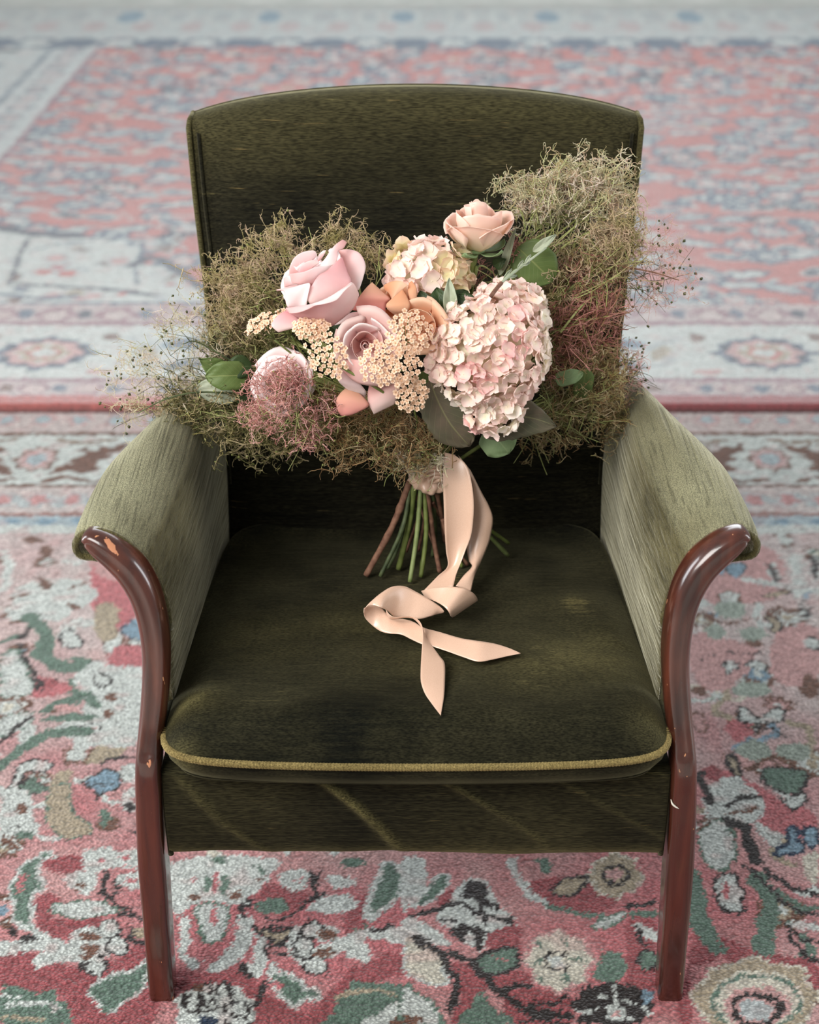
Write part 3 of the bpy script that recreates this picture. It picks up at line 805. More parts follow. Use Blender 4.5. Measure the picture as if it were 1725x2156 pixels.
def back_rug():
    y0 = rowY(852, .024); y1 = rowY(11)
    xs = spaced([(-2.6, -1.5, .02), (-1.5, 1.5, .009), (1.5, 2.6, .02)])
    ys = spaced([(y0, 2.7, .007), (2.7, 4.2, .014), (4.2, y1, .026)])
    R = Raster(xs, ys, 5); x, y = R.x, R.y
    t = vnoise(x*4, y*3, 31)*.6+vnoise(x*14, y*10, 32)*.4
    R.c[:] = mix(mix(PAL['S'], PAL['R'], .18), PAL['S']*.75+PAL['Q']*.25, np.clip((t-.25)*1.8, 0, 1)[:, None])
    rg = np.random.default_rng(5); rY = lambda p: rowY(p, .024)
    fy0 = rY(640); fy1 = rY(88)
    xl = P(0, 435, z=.02)[0]-.10          # left field edge
    for yy in np.arange(fy0, fy1, .115):
        for xx in np.arange(xl, 2.6, .112):
            X = xx+rg.uniform(-.05, .05); Yv = yy+rg.uniform(-.045, .045); q = rg.random()
            if q < .42:
                rosette(R, X, Yv, rg.uniform(.045, .075), [PAL['W'], PAL['N'] if rg.random() < .25 else PAL['D'], PAL['D'] if rg.random() < .3 else PAL['Q'], PAL['W']], rg.uniform(0, 3))
            elif q < .7: R.ell(X, Yv, .07, .03, PAL['W'] if rg.random() < .7 else PAL['M'], PAL['D'], .012, 6, rg.uniform(-.6, .6))
            elif q < .9: R.ell(X, Yv, .05, .025, PAL['D'] if rg.random() < .7 else PAL['N'], PAL['M'], .012, 0, rg.uniform(-.6, .6))
            else: R.ell(X, Yv, .03, .03, PAL['T'], PAL['W'], .01, 5)
            if rg.random() < .6: R.line(np.array([[X, Yv], [X+.05, Yv+rg.uniform(-.04, .04)], [X+.1, Yv+rg.uniform(-.04, .04)]]), PAL['M'], .014)
    # pale corner piece by the near left
    cpl = [P(a, b, z=.02)[:2] for a, b in [(-400, 640), (-400, 470), (0, 480), (130, 500), (300, 505), (300, 560), (340, 560), (420, 600), (440, 640)]]
    R.poly(np.array(cpl), PAL['W'], PAL['D'], .014, False)
    R.line(np.array([P(a, b, z=.02)[:2] for a, b in [(-100, 465), (0, 480), (60, 492), (160, 498)]]), PAL['N'], .05)
    g = lambda L: np.array([P(a, b, z=.02)[:2] for a, b in L])
    for k in range(46):
        q = g([(rg.uniform(-250, 400), rg.uniform(505, 636))])[0]; cc = PAL['SQDTMBP'[rg.integers(7)]]
        R.ell(q[0], q[1], rg.uniform(.015, .04), rg.uniform(.012, .03), cc, PAL['M'], .008, int(rg.integers(0, 7)), rg.uniform(0, 3))
    for L, c, w in [([(20, 600), (50, 520), (60, 505)], 'N', .012), ([(40, 600), (140, 606), (240, 612), (330, 625)], 'N', .016), ([(60, 530), (150, 512), (290, 515), (285, 560), (290, 600)], 'D', .010),
                    ([(280, 560), (330, 545), (400, 590), (430, 610)], 'N', .03), ([(0, 620), (80, 630), (160, 625)], 'D', .02)]:
        R.line(g(L), PAL[c], w)
    for a, b, r, c in [(90, 575, .035, 'S'), (140, 577, .035, 'S'), (120, 545, .04, 'Q'), (175, 528, .025, 'B'), (250, 552, .04, 'Q'), (340, 580, .03, 'W'), (360, 600, .02, 'S')]:
        q = g([(a, b)])[0]; R.ell(q[0], q[1], r, r*.9, PAL[c], PAL['M'], .01, 6)
    # near border bands
    def band(p0, p1, c, x0=-9):
        m = (y > rY(p0)) & (y <= rY(p1)) & (x > x0); R.c[m] = c
    m = (y <= rY(640)); R.c[m] = mix(PAL['Q'], PAL['M'], .5)
    for k in range(-18, 19):
        cx = k*.145; yc = rY(660)
        R.ell(cx, yc, .05, .055, mix(PAL['Q'], PAL['W'], .5), PAL['V'], .008, 6); R.ell(cx+.07, yc, .018, .03, PAL['N'] if k % 3 == 0 else PAL['D'])
        R.line(np.array([[cx-.05, rY(668)], [cx, rY(652)], [cx+.06, rY(666)]]), PAL['V'], .01)
    band(684, 677, PAL['V']); band(2156, 684, PAL['W'])
    for k in range(-3, 4):
        cx = g([(90, 748)])[0][0]+(k+1)*.83
        yc = rY(742); a = .13; b2 = (rY(700)-rY(785))/2
        R.ell(cx, yc, a*.95, b2*.86, PAL['N'], PAL['D'], .012, 12); R.ell(cx, yc, a*.66, b2*.62, PAL['W'], PAL['Q'], .018, 8)
        R.ell(cx, yc, a*.42, b2*.42, PAL['S'], PAL['T'], .016, 6); R.ell(cx, yc, a*.22, b2*.2, PAL['W'])
        for u in (-1, 1):
            R.line(np.array([[cx+u*.18, yc+b2*.8], [cx+u*.26, yc+b2*.2], [cx+u*.22, yc-b2*.4], [cx+u*.32, yc-b2*.8]]), PAL['M'], .018)
            R.ell(cx+u*.33, yc+b2*.5, .06, b2*.26, PAL['D'], PAL['L'], .012, 0, u*.3); R.ell(cx+u*.34, yc-b2*.55, .055, b2*.2, PAL['D'], PAL['N'], .008, 0, u*.4)
            R.ell(cx+u*.44, yc, .05, b2*.34, mix(PAL['Q'], PAL['W'], .3), PAL['T'], .014, 6); R.ell(cx+u*.24, yc, .02, b2*.4, PAL['T'], None, 0, 0, u*.5)
            R.ell(cx+u*.14, yc+b2*.8, .02, b2*.2, PAL['B']); R.ell(cx+u*.15, yc-b2*.9, .03, b2*.12, PAL['Q'])
    for a, b in [(2156, 795)]:
        m = (y <= rY(795)); R.c[m] = PAL['V']
    m = (y <= rY(802)); R.c[m] = mix(PAL['Q'], PAL['M'], .55)
    for k in range(-22, 23):
        cx = k*.118; yc = rY(817); R.ell(cx, yc, .035, .03, mix(PAL['Q'], PAL['W'], .4), PAL['V'], .006, 6); R.ell(cx+.055, yc, .016, .02, PAL['B'] if k % 4 == 0 else PAL['D'])
    rr = sstep(.35, .75, vnoise(x*2.2+.4, y*0, 41))[:, None]
    m = (y <= rY(831)); R.c[m] = mix(mix(PAL['S'], PAL['R'], .3), PAL['R']*np.array([1.05, .6, .6]), rr)[m]
    m = (R.Y.ravel() <= y0+.0032); R.c[m] = PAL['K']  # dark line paints the shadow along the near edge
    # left border (parallel to the side) and far border
    xa = P(0, 275, z=.02)[0]; 
    def side(m0, m1, c): 
        m = (x > m0) & (x < m1) & (y > fy0-.02); R.c[m] = c
    side(-9, xl, mix(PAL['M'], PAL['W'], .5)); side(xl-.02, xl, PAL['V']); side(xl-.22, xl-.20, PAL['D'])
    for k in range(0, 30):
        yy = fy0+.05+k*.14
        R.ell(xl-.11, yy, .05, .05, mix(PAL['Q'], PAL['M'], .6), PAL['D'], .008, 6)
        R.ell(xl-.45+(.05 if k % 2 else -.05), yy, .10, .05, PAL['D'] if k % 3 else PAL['N'], PAL['W'], .02, 8); R.ell(xl-.45, yy+.07, .05, .03, PAL['Q'])
    m = (y > fy1); R.c[m] = mix(PAL['M'], PAL['W'], .4)
    for k in range(-14, 15):
        yc = rY(35); R.ell(k*.22+rg.uniform(-.05, .05), yc, rg.uniform(.05, .1), .2, PAL['L'] if k % 3 == 0 else PAL['M'], PAL['W'], .03, 8); R.ell(k*.22+.11, rY(55), .05, .1, PAL['Q']*.5+PAL['M']*.5)
        R.ell(k*.18, rY(90), .1, .1, PAL['W'] if k % 2 else PAL['D'], PAL['D'], .03, 6)
    m = (y > y1-.12); R.c[m] = mix(PAL['W'], PAL['T'], .3)
    return finish_rug('patterned_rug', R, .022, .003, rug_mat('wool pile back', (190, 230, 190), .62, .45, .45), 'red and blue patterned rug with cream border lying behind the armchair', .45)
back_rug()
# floor
def floor():
    V = [(-5, -3, 0), (5, -3, 0), (5, 9.5, 0), (-5, 9.5, 0), (-5, -3, -.05), (5, -3, -.05), (5, 9.5, -.05), (-5, 9.5, -.05)]
    F = [(0, 1, 2, 3), (4, 7, 6, 5), (0, 4, 5, 1), (1, 5, 6, 2), (2, 6, 7, 3), (3, 7, 4, 0)]
    o = obj('floor', V, F, plain('pale floor boards', (176, 178, 172), .5, (200, 200, 194), 6), None, False, kind='structure')
floor()
# ------------------------------------------------------------------ armchair
CH = empty('armchair', (0, .25, 0), 'old olive green velvet armchair with reddish wooden arm fronts standing on the rug', 'chair')
def seat_z(x, y):
    "top of the cushion"
    t = np.clip((y+.02)/.46, 0, 1)
    return .432-.040*t+.0*x
# wooden front posts: centre px, px width, world y, depth, squareness
POST = [(187, 1131, 30, .062, .026, 2.2), (196, 1131, 46, .060, .036, 2.2), (216, 1143, 60, .058, .042, 2.3), (246, 1165, 68, .055, .045, 2.3), (277, 1196, 70, .052, .046, 2.4),
        (303, 1240, 67, .048, .046, 2.4), (319, 1290, 63, .043, .045, 2.4), (328, 1345, 60, .038, .044, 2.5), (330, 1400, 58, .033, .043, 2.5), (327, 1460, 57, .027, .043, 2.5),
        (322, 1515, 55, .021, .043, 2.7), (317, 1565, 54, .014, .044, 3.0), (315, 1606, 54, .010, .047, 4.0), (317, 1650, 55, .012, .048, 6.0), (319, 1720, 55, .012, .047, 7.0),
        (324, 1810, 57, .013, .045, 7.0), (332, 1920, 55, .014, .041, 7.0), (340, 2030, 53, .015, .037, 7.0), (346.5, 2122, 50, .016, .034, 7.0)]
POST_R = [(1752-a, b-(4 if b < 1300 else 0), w, y, d, e) for a, b, w, y, d, e in POST]
def post(rows, side):
    c = np.array([P(a, b, y=yy) for a, b, w, yy, d, e in rows])
    wd = np.array([w/FPX*((P(a, b, y=yy)-CAM)@FW) for a, b, w, yy, d, e in rows])
    par = np.column_stack([wd, [r[4] for r in rows], [r[5] for r in rows]])
    n = 110; C = catmull(c, n); Q = catmull(par, n)
    C[-1, 2] = .012
    T = np.gradient(C, axis=0); T /= np.linalg.norm(T, axis=1)[:, None]
    rings = []; cols = []; a = np.linspace(0, 2*math.pi, 29)[:-1]
    for i in range(n):
        Yd = np.array([0, 1.0, 0]); Yd -= T[i]*(Yd@T[i]); Yd /= np.linalg.norm(Yd); X = np.cross(Yd, T[i])
        e = Q[i, 2]; ca, sa = np.cos(a), np.sin(a)
        s = (np.abs(ca)**e+np.abs(sa)**e)**(-1/e)
        # softly moulded front: a shallow hollow between two ridges on the upper part
        hollow = 1-.16*np.exp(-((a-1.5*math.pi)/.30)**2)*(e < 3.2)
        rings.append(C[i]+Q[i, 0]/2*(s*ca)[:, None]*X+Q[i, 1]/2*(s*sa*hollow)[:, None]*Yd)
        ring = rings[-1]; px, py = proj(ring)
        if side < 0:
            patch = np.maximum(np.exp(-(((px-228-(py-1140)*.62)/9)**2+((py-1150)/22)**2)), .9*np.exp(-(((px-245)/30)**2+((py-1117)/7)**2)))
            patch = np.maximum(patch, .75*np.exp(-(((px-315)/6)**2+((py-1609)/12)**2)))
        else: patch = .55*np.exp(-(((px-1510)/26)**2+((py-1108)/6)**2))+.5*np.exp(-(((px-1437)/7)**2+((py-1180)/6)**2))
        patch = patch*(sa*Q[i, 1] < .2*Q[i, 1])
        cols.append(patch)
    V, F = loft(rings)
    cv = np.r_[np.concatenate(cols), 0, 0]
    o = obj('front_leg', V, F, M_WOOD, CH, True, col=np.stack([cv]*3, 1))
    o['label'] = ('wooden front leg and curled arm facing, big bare patch where the varnish has worn off' if side < 0 else 'wooden front leg and curled arm facing with small chips along its inner edge')
    return C, Q
PL = post(POST, -1); PR = post(POST_R, 1)
for sx in (-1, 1):      # rear legs
    c = np.array([[sx*.225, .50, .33], [sx*.225, .53, .15], [sx*.228, .585, .012]]); c = catmull(c, 12)
    r = []
    for i, p in enumerate(c):
        w = .022-.005*i/11; a = np.linspace(0, 2*math.pi, 17)[:-1]; s = (np.abs(np.cos(a))**6+np.abs(np.sin(a))**6)**(-1/6)
        r.append(p+np.stack([w*s*np.cos(a), w*s*np.sin(a), 0*a], 1))
    V, F = loft(r); obj('rear_leg', V, F, M_WOOD, CH, True, col=np.zeros((len(V), 3)))
# upholstered arms
def arm(side):
    front = [(.262, .235), (.263, .40), (.262, .455), (.260, .50), (.266, .54), (.281, .577), (.303, .603), (.326, .614), (.345, .610), (.354, .598), (.350, .584), (.325, .579), (.292, .560), (.275, .50), (.270, .44), (.269, .235)]
    back = [(.244, .235), (.245, .40), (.246, .455), (.247, .50), (.249, .54), (.251, .577), (.252, .586), (.260, .598), (.270, .602), (.281, .596), (.287, .584), (.286, .568), (.280, .54), (.276, .50), (.274, .44), (.272, .235)]
    front = catmull(front, 56); back = catmull(back, 56)
    # how far the section has turned from the flared front to the slim back
    ys = [.060, .063, .068, .078, .10, .13, .165, .20, .24, .28, .32, .36, .40, .44, .48]
    rings = []
    for k, y in enumerate(ys):
        t = np.clip((y-.06)/.42, 0, 1); tt = t**1.15
        s = front*(1-tt)+back*tt
        # fuller roll right behind the wooden facing, outward bow of the outline
        b = math.sin(math.pi*min(1, t*1.35))*.012
        up = np.clip((s[:, 1]-.52)/.09, 0, 1)
        s = s.copy(); s[:, 0] += b*up*np.clip((s[:, 0]-.30)/.03, 0, 1); s[:, 1] += .012*math.sin(math.pi*t)*up
        inn = np.exp(-((np.arange(56)-16)/9.0)**2); s[:, 0] -= .008*inn*math.sin(math.pi*min(1, t*1.2))
        if k < 3:
            c = s.mean(0); q = [.93, .965, .99][k]
            wd = (s-c); s = c+wd*q
        rings.append(np.stack([side*s[:, 0], np.full(56, y)+.02*0, s[:, 1]], 1))
    R = np.array(rings); n = 60
    R = np.stack([catmull(R[:, j], n) for j in range(56)], 1)
    # slight dip: creases along the fabric where it is pulled round the curve
    for i in range(n):
        g = np.arange(56)
        w = .0010*np.sin(g*2.1+1.3*np.sin(i*.09))*np.exp(-((g-20)/9.0)**2)*sstep(0, 12, i)*(1-sstep(38, 58, i))
        R[i, :, 2] += w
    V, F = loft(list(R), False)
    for o_ in (0, (n-1)*56):
        for j in range(27): F.append((o_+j, o_+j+1, o_+54-j, o_+55-j))
    upw = np.array([[np.clip((R[i, j, 2]-.55)/.06, 0, 1)*(j > 18)*(.65 if side < 0 else .5)*(.4+.9*float(vnoise(i*.13, j*.16, 90))) for j in range(56)] for i in range(n)]).ravel()  # upper arm roll lightened, its top highlight painted into the colour
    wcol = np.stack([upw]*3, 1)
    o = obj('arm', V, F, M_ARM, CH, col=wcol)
    # rolled edge behind the facing
    e = R[2][10:48]; e = e+np.array([0, -.001, 0])
    V, F = tube(e, .0042, 8); obj('piping', V, F, M_ARM, CH)
    return o
arm(-1); arm(1)
# backrest: lofted slab, slightly arched top
def bk_y(z): return .445+(z-.36)*.295
HW = lambda z: np.interp(z, [.30, .60, .70, .80, .90], [.250, .262, .269, .279, .286])
def backrest():
    ZT = .884; rings = []; N_ = 120
    zs = list(np.linspace(.30, ZT, 40))
    prof = [(z, 1.0, 0.0) for z in zs]+[(ZT, .95, .006), (ZT, .82, .012), (ZT, .6, .016), (ZT, .3, .018), (ZT, .06, .019)]
    for z, th, dz in prof:
        hw = HW(z)-.000; T = .062; e = 9
        a = np.linspace(0, 2*math.pi, N_+1)[:-1]; ca, sa = np.cos(a), np.sin(a)
        s = (np.abs(ca)**e+np.abs(sa)**e)**(-1/e)
        X = hw*s*ca; D = T/2*th*s*sa
        bul = .010*(1-np.clip(np.abs(X)/hw, 0, 1)**4)
        ar = .026*(1-(X/hw)**2)*sstep(.62, ZT, z)
        Y = bk_y(z)+T/2+D-bul*(sa < 0)*(1-dz/.019)
        Y += .012*(np.abs(X)/hw)**2*0
        rings.append(np.stack([X, Y+(ar+dz)*.29, z+ar+dz*(1-.45*(np.abs(X)/hw)**6)], 1))
    V, F = loft(rings)
    wb = .26*sstep(.78, .90, V[:, 2])*(.5+.8*vnoise(V[:, 0]*8, V[:, 2]*30, 91))  # top band lightened to paint in the grazing sheen
    obj('backrest', V, F, M_VEL, CH, col=np.stack([wb]*3, 1))
    for sx in (-1, 1):
        for off, yy in ((-.001, .004), (-.001, .058)):
            pts = np.array([[sx*(HW(z)+off-.004*(z > 9)), bk_y(z)+yy, z] for z in np.linspace(.34, ZT, 30)]+[[sx*(HW(ZT)-.0015), bk_y(ZT)+yy+(.010 if yy < .01 else -.008), ZT+.0075], [sx*(HW(ZT)-.004), bk_y(ZT)+.031, ZT+.011]])
            V, F = tube(pts, .0036, 8); obj('piping', V, F, M_VEL, CH, col=np.full((len(V), 3), .45 if yy < .01 else .75))  # piping lightened to stand in for the lit side strip
        pts = np.array([[sx*(HW(z)-.013), bk_y(z)-.0005, z] for z in np.linspace(.45, ZT-.005, 30)])
        V, F = tube(pts, .0022, 6); obj('stitched_seam', V, F, M_VEL, CH)
backrest()
# seat rail with its puckered front cover
def rail():
    highlight = []; xs = np.linspace(-1, 1, 150); zs = np.linspace(0, 1, 46); V = []; 
    hw = .273; y0 = .000; y1 = .44; z0 = .224; z1 = .352
    prof = [(y1, z0), (.03, z0), (.018, z0+.001), (.010, z0+.004), (.004, z0+.009), (.001, z0+.014)]+[(y0, z0+.019+(z1-z0-.027)*q) for q in np.linspace(0, 1, 40)]+[(.006, z1-.002), (.02, z1), (y1, z1)]
    for i, (py, pz) in enumerate(prof):
        for u in xs:
            x = u*hw; X = x+hw
            y = py; z = pz
            if py < .02:
                # diagonal pull folds, strongest on the left half
                q = (pz-z0)/(z1-z0); amp = math.exp(-((u+.35)/.55)**2)*.9+.12
                ph = X*44+q*6.6+.8*math.sin(q*4+X*8); wr = (ph+math.pi) % (2*math.pi)-math.pi; f = math.exp(-(wr/.28)**2)*(.25+1.0*float(vnoise(X*7, q*1.2, 88)))
                fold = f*math.sin(math.pi*min(1, max(0, q*1.02)))**.7
                y -= .0080*fold*amp+.0040*math.sin(math.pi*q)
                y -= .0015*math.sin(X*70+q*3)*(1-q)*.4
            if pz < z0+.01: z += .0012*math.sin(X*30)+.0018*math.sin(X*11)
            V.append((x, y, z)); wq = 0.0
            if py < .02: wq = min(1, 1.15*fold*amp*(.5+.9*float(vnoise(X*30, q*6, 92))))+.75*math.exp(-((q-.02)/.10)**2)*(.6+.5*float(vnoise(X*20, 0.5, 93)))+.12*float(vnoise(X*9, q*3, 94))  # highlights painted on fold crests and the rounded bottom edge
            highlight.append(min(1, wq))
    F = gridfaces(len(prof), len(xs))
    n = len(xs); F.append(tuple(i*n for i in range(len(prof)))); F.append(tuple(i*n+n-1 for i in reversed(range(len(prof)))))
    obj('seat_rail', V, F, M_VEL, CH, col=np.stack([np.array(highlight)]*3, 1))
    for sx in (-1, 1):
        pts = np.array([[sx*(hw-.001), .003-.003*math.sin(math.pi*q), z0+.006+(z1-z0-.012)*q] for q in np.linspace(0, 1, 16)])
        V, F = tube(pts, .0032, 8); obj('piping', V, F, M_VEL, CH)
rail()
# loose cushion
CU = empty('seat_cushion', (0, .21, .36), 'thick olive velvet seat cushion with pale worn piping, loose on the armchair seat', 'cushion')
def outline(n=220):
    a = np.linspace(0, 2*math.pi, n+1)[:-1]
    ca, sa = np.cos(a), np.sin(a); e = np.where(sa < 0, 13.0, 10.0)
    s = (np.abs(ca)**e+np.abs(sa)**e)**(-1/e)
    X = s*ca; Y = s*sa                      # [-1,1]
    y = .212+Y*.242; hw = .272-.036*(Y+1)/2-.0*Y
    x = X*hw
    y = y-.010*np.where(Y < -.5, (1-X**2)*((-Y-.5)/.5), 0)      # front bows forward
    return x, y, X, Y
def cushion():
    x, y, X, Y = outline(); n = len(x); cx, cy = 0, .20
    f = sstep(-.55, -.95, Y); f = sstep(0, 1, np.clip((-Y-.4)/.55, 0, 1))
    zw = .388+.006*np.abs(X)**5*f+.012*(1-f)       # welt height
    rings = []
    def ring(sc, z, wr=0): rings.append(np.stack([cx+(x-cx)*sc, cy+(y-cy)*sc, z+0*x], 1))
    ring(.90, .353); ring(.975, zw-.030); ring(.998, zw-.018); ring(1.0, zw-.006); ring(1.0, zw)
    for s in [.996, .985, .968, .945, .915, .88, .84, .79, .73, .66, .58, .5, .42, .34, .26, .18, .1, .04]:
        t = (1-s); xx = cx+(x-cx)*s; yy = cy+(y-cy)*s
        h = seat_z(xx, yy)
        k = 1-np.clip(1-t/.20, 0, 1)**2.3
        z = zw+(h-zw)*k
        z += .0016*np.sin(xx*70+3*np.sin(yy*20))*np.exp(-((t-.10)/.06)**2)*(Y < -.3)
        z += (vnoise(xx*14, yy*14, 51)-.5)*.007*k
        # diagonal pull at the front corners
        rings.append(np.stack([xx, yy, z], 1))
    V, F = loft(rings)
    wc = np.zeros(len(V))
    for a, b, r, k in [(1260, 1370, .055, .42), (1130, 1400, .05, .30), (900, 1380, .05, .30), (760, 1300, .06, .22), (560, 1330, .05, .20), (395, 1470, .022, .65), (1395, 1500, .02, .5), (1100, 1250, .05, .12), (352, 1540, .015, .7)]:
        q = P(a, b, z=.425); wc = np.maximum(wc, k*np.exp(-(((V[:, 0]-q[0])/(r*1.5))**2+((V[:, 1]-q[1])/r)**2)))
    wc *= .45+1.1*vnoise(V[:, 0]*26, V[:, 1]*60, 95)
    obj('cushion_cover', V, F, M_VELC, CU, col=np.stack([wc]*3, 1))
    wl = np.stack([x*1.004, .0+y+(y-cy)*.004, zw-.003], 1)
    fr = np.where(Y < -.80)[0]; bk_ = np.where(Y >= -.86)[0]; k0 = len(wl)//2
    i0 = fr[0]; frp = arclen(wl[fr], 700); V, F = tube(frp, .0041*(1+.06*np.sin(np.arange(700)*1.6)), 10); obj('piping', V, F, M_PIPE, CU, label='pale worn front piping')
    r_ = np.roll(np.arange(len(wl)), len(wl)//4); r_ = [i for i in r_ if Y[i] >= -.86]
    V, F = tube(wl[r_], .0040, 10); obj('piping', V, F, M_VELC, CU)
    wl2 = np.stack([cx+(x-cx)*.955, cy+(y-cy)*.955, zw*0+.357], 1)
    V, F = tube(wl2, .003, 8, closed=True); obj('piping', V, F, M_VELC, CU)
cushion()
# ------------------------------------------------------------------ bouquet
BQ = empty('bouquet', (.02, .33, .40), 'hand-tied bouquet of pink roses, blush hydrangeas and smoke bush standing on the armchair seat', 'bouquet')
rb = random.Random(4)
def unit(v): v = np.asarray(v, float); return v/(np.linalg.norm(v)+1e-12)
def frame_of(axis, spin=0):
    z = unit(axis); x = np.cross([0, 1, 0.01], z); x = unit(x); y = np.cross(z, x)
    c, s = math.cos(spin), math.sin(spin)
    return np.stack([c*x+s*y, -s*x+c*y, z], 1)
def Z(fr, x, y):        # zoomed coordinates -> photo px
    ox, oy, s = fr; return ox+x/s, oy+y/s
F5 = (560, 480, 4.3125); F1 = (200, 420, 2.4643); F2 = (800, 300, 2.4643); F3 = (700, 900, 3.318)
def sheet(name, rows, depths, mat, parent, frm=None, bulge=.004, nr=18, nc=9, th=.0006, label=None, kind=None, wave=0, z=None, lipcurl=0, seed=0):
    """curved sheet through pairs of edge points; rows [(ax,ay,bx,by)..]; depths: world y per row (or (ya,yb));
       bulge: belly towards the viewer side"""
    A = []; B = []
    for i, (ax, ay, bx, by) in enumerate(rows):
        if frm: ax, ay = Z(frm, ax, ay); bx, by = Z(frm, bx, by)
        d = depths[i] if hasattr(depths, '__len__') else depths
        da, db = d if hasattr(d, '__len__') else (d, d)
        if z is not None:
            A.append(P(ax, ay, z=da)); B.append(P(bx, by, z=db))
        else: A.append(P(ax, ay, y=da)); B.append(P(bx, by, y=db))
    A = catmull(A, nr); B = catmull(B, nr); t = np.linspace(0, 1, nc)
    G = A[:, None]*(1-t)[None, :, None]+B[:, None]*t[None, :, None]
    T = np.gradient((A+B)/2, axis=0); nrm = np.cross(B-A, T); nrm /= np.linalg.norm(nrm, axis=1)[:, None]+1e-9
    v = unit(CAM-G.reshape(-1, 3).mean(0)); sg = np.sign((nrm@v)+1e-9)[:, None]; nrm = nrm*sg
    # keep one belly direction along the sheet
    nrm = unit(nrm.mean(0)+v*.3)[None, :].repeat(nr, 0)
    s = np.sin(math.pi*np.linspace(0, 1, nr))**.6
    G += (bulge*4*(t*(1-t)))[None, :, None]*nrm[:, None]*s[:, None, None]
    if wave: G += (wave*np.sin(np.linspace(0, 9, nr)+seed)[:, None]*np.abs(t-.5)[None, :]*2)[..., None]*nrm[:, None]
    uv = np.stack(np.meshgrid(t, np.linspace(0, 1, nr)), -1).reshape(-1, 2)
    o = obj(name, G.reshape(-1, 3), gridfaces(nr, nc), mat, parent, True, uv=uv, label=label, kind=kind)
    if th: solid(o, th)
    return o

def rose(center, R, axis, mats, label, n=(5, 5, 6), height=1.0, open_=.5, spin=0, seed=0, sepals=True, core=.26):
    """a full rose: whorls of cupped petals with rolled rims, each petal its own object"""
    rr = random.Random(seed); M = frame_of(axis, spin); c = np.asarray(center, float)
    body = None
    # calyx / receptacle is the rose part itself
    a = np.linspace(0, 2*math.pi, 13)[:-1]
    prof = [(.05, -.10), (.16, -.06), (.22, .0), (.2, .1), (.12, .2), (.02, .25)]
    rings = [np.stack([q*R*np.cos(a), q*R*np.sin(a), np.full(12, h*R)], 1)@M.T+c for q, h in prof]
    V, F = loft(rings); body = obj('rose', V, F, mats[0] if not sepals else M_LPALE, BQ, label=label)
    k = 0; tot = sum(n)
    for layer, cnt in enumerate(n):
        f = layer/(len(n)-1) if len(n) > 1 else 1
        for j in range(cnt):
            th0 = 2*math.pi*(j/cnt)+layer*.62+rr.uniform(-.15, .15); k += 1
            rad = R*(core*(.22+.78*j/cnt) if layer == 0 else core+(1-core)*(.28+.72*(layer-1+j/cnt)/(len(n)-1)))
            hw = [1.35, 1.0, .82, .72, .66][min(layer, 4)]*rr.uniform(.92, 1.08)
            Hh = R*height*(1.12-.18*f+rr.uniform(-.05, .05)); fl = open_*f*rr.uniform(.7, 1.2)
            nu, nv = 11, 11; u = np.linspace(-1, 1, nu); v = np.linspace(0, 1, nv)
            U, Vv = np.meshgrid(u, v)
            ph = th0+U*hw*(.30+.70*np.sin(np.minimum(Vv*1.25, 1)*math.pi/2))+ (.18*U*f)
            prof_r = np.sin(np.minimum(1, Vv*1.05+.02)*math.pi*.5)**.62
            r = rad*prof_r*(1-(1-f)*.35*Vv**3)+R*fl*.38*np.clip(Vv-.45, 0, 1)**1.6*2.2
            r = r+rad*.10*U*(1 if layer < 2 else .6)      # spiral overlap
            top = 1-.20*np.abs(U)**2.6*(.5+f)
            z = Hh*Vv*top*(1-.30*f*np.clip(Vv-.5, 0, 1))-R*.30*f*fl*np.clip(Vv-.6, 0, 1)**1.5*4
            # rolled rim with a little point
            lip = np.clip((Vv-.80)/.2, 0, 1)**2
            r = r+R*.055*lip*(.3+f); z = z-R*.045*lip*(.2+f*1.4)+R*.05*lip*np.exp(-(U/.16)**2)*(layer > 0)
            wv = R*.022*np.sin(U*5+rr.uniform(0, 6))*Vv**2*(.3+f)
            r = r+wv
            X = np.stack([r*np.cos(ph), r*np.sin(ph), z], -1).reshape(-1, 3)@M.T+c
            uv = np.stack([(U+1)/2, Vv], -1).reshape(-1, 2)
            o = obj('petal', X, gridfaces(nv, nu), mats[min(layer, len(mats)-1)], body, True, uv=uv); solid(o, .00025)
    # tightly rolled heart
    sn, vn = 46, 7; sg_, vg = np.meshgrid(np.linspace(0, 1, sn), np.linspace(0, 1, vn)); ph = spin+sg_*5.2*math.pi
    rr2 = R*core*(.05+.80*sg_)*(1+.10*np.sin(sg_*16))*(.80+.30*vg**2); hh = R*height*(.25+.80*vg)*(1.0-.03*sg_+.05*np.sin(sg_*5.2*math.pi*.8))
    X = np.stack([rr2*np.cos(ph), rr2*np.sin(ph), hh], -1).reshape(-1, 3)@M.T+c
    obj('petal', X, gridfaces(vn, sn), mats[0], body, True, uv=np.stack([sg_, .25+.75*vg], -1).reshape(-1, 2))
    if sepals:
        for j in range(5):
            t = np.linspace(0, 1, 8); w = .20*R*np.sin(math.pi*np.clip(t*.9+.1, 0, 1))**.8; w[-1] = .002*R
            th0 = j*2*math.pi/5+.3
            rr_ = R*(.18+.72*np.sin(t*1.5)); zz = R*(-.04+.30*t**2-.05*t)
            d = np.array([math.cos(th0), math.sin(th0), 0]); s = np.array([-math.sin(th0), math.cos(th0), 0])
            G = rr_[:, None]*d+zz[:, None]*np.array([0, 0, 1.0]); X = np.stack([G-w[:, None]*s, G-np.array([0, 0, .04*R]), G+w[:, None]*s], 1).reshape(-1, 3)
            uv = np.array([(q, tt) for tt in t for q in (0, .5, 1)])
            o = obj('sepal', X@M.T+c, gridfaces(8, 3), M_LPALE, body, uv=uv); solid(o, .0006)
    return body

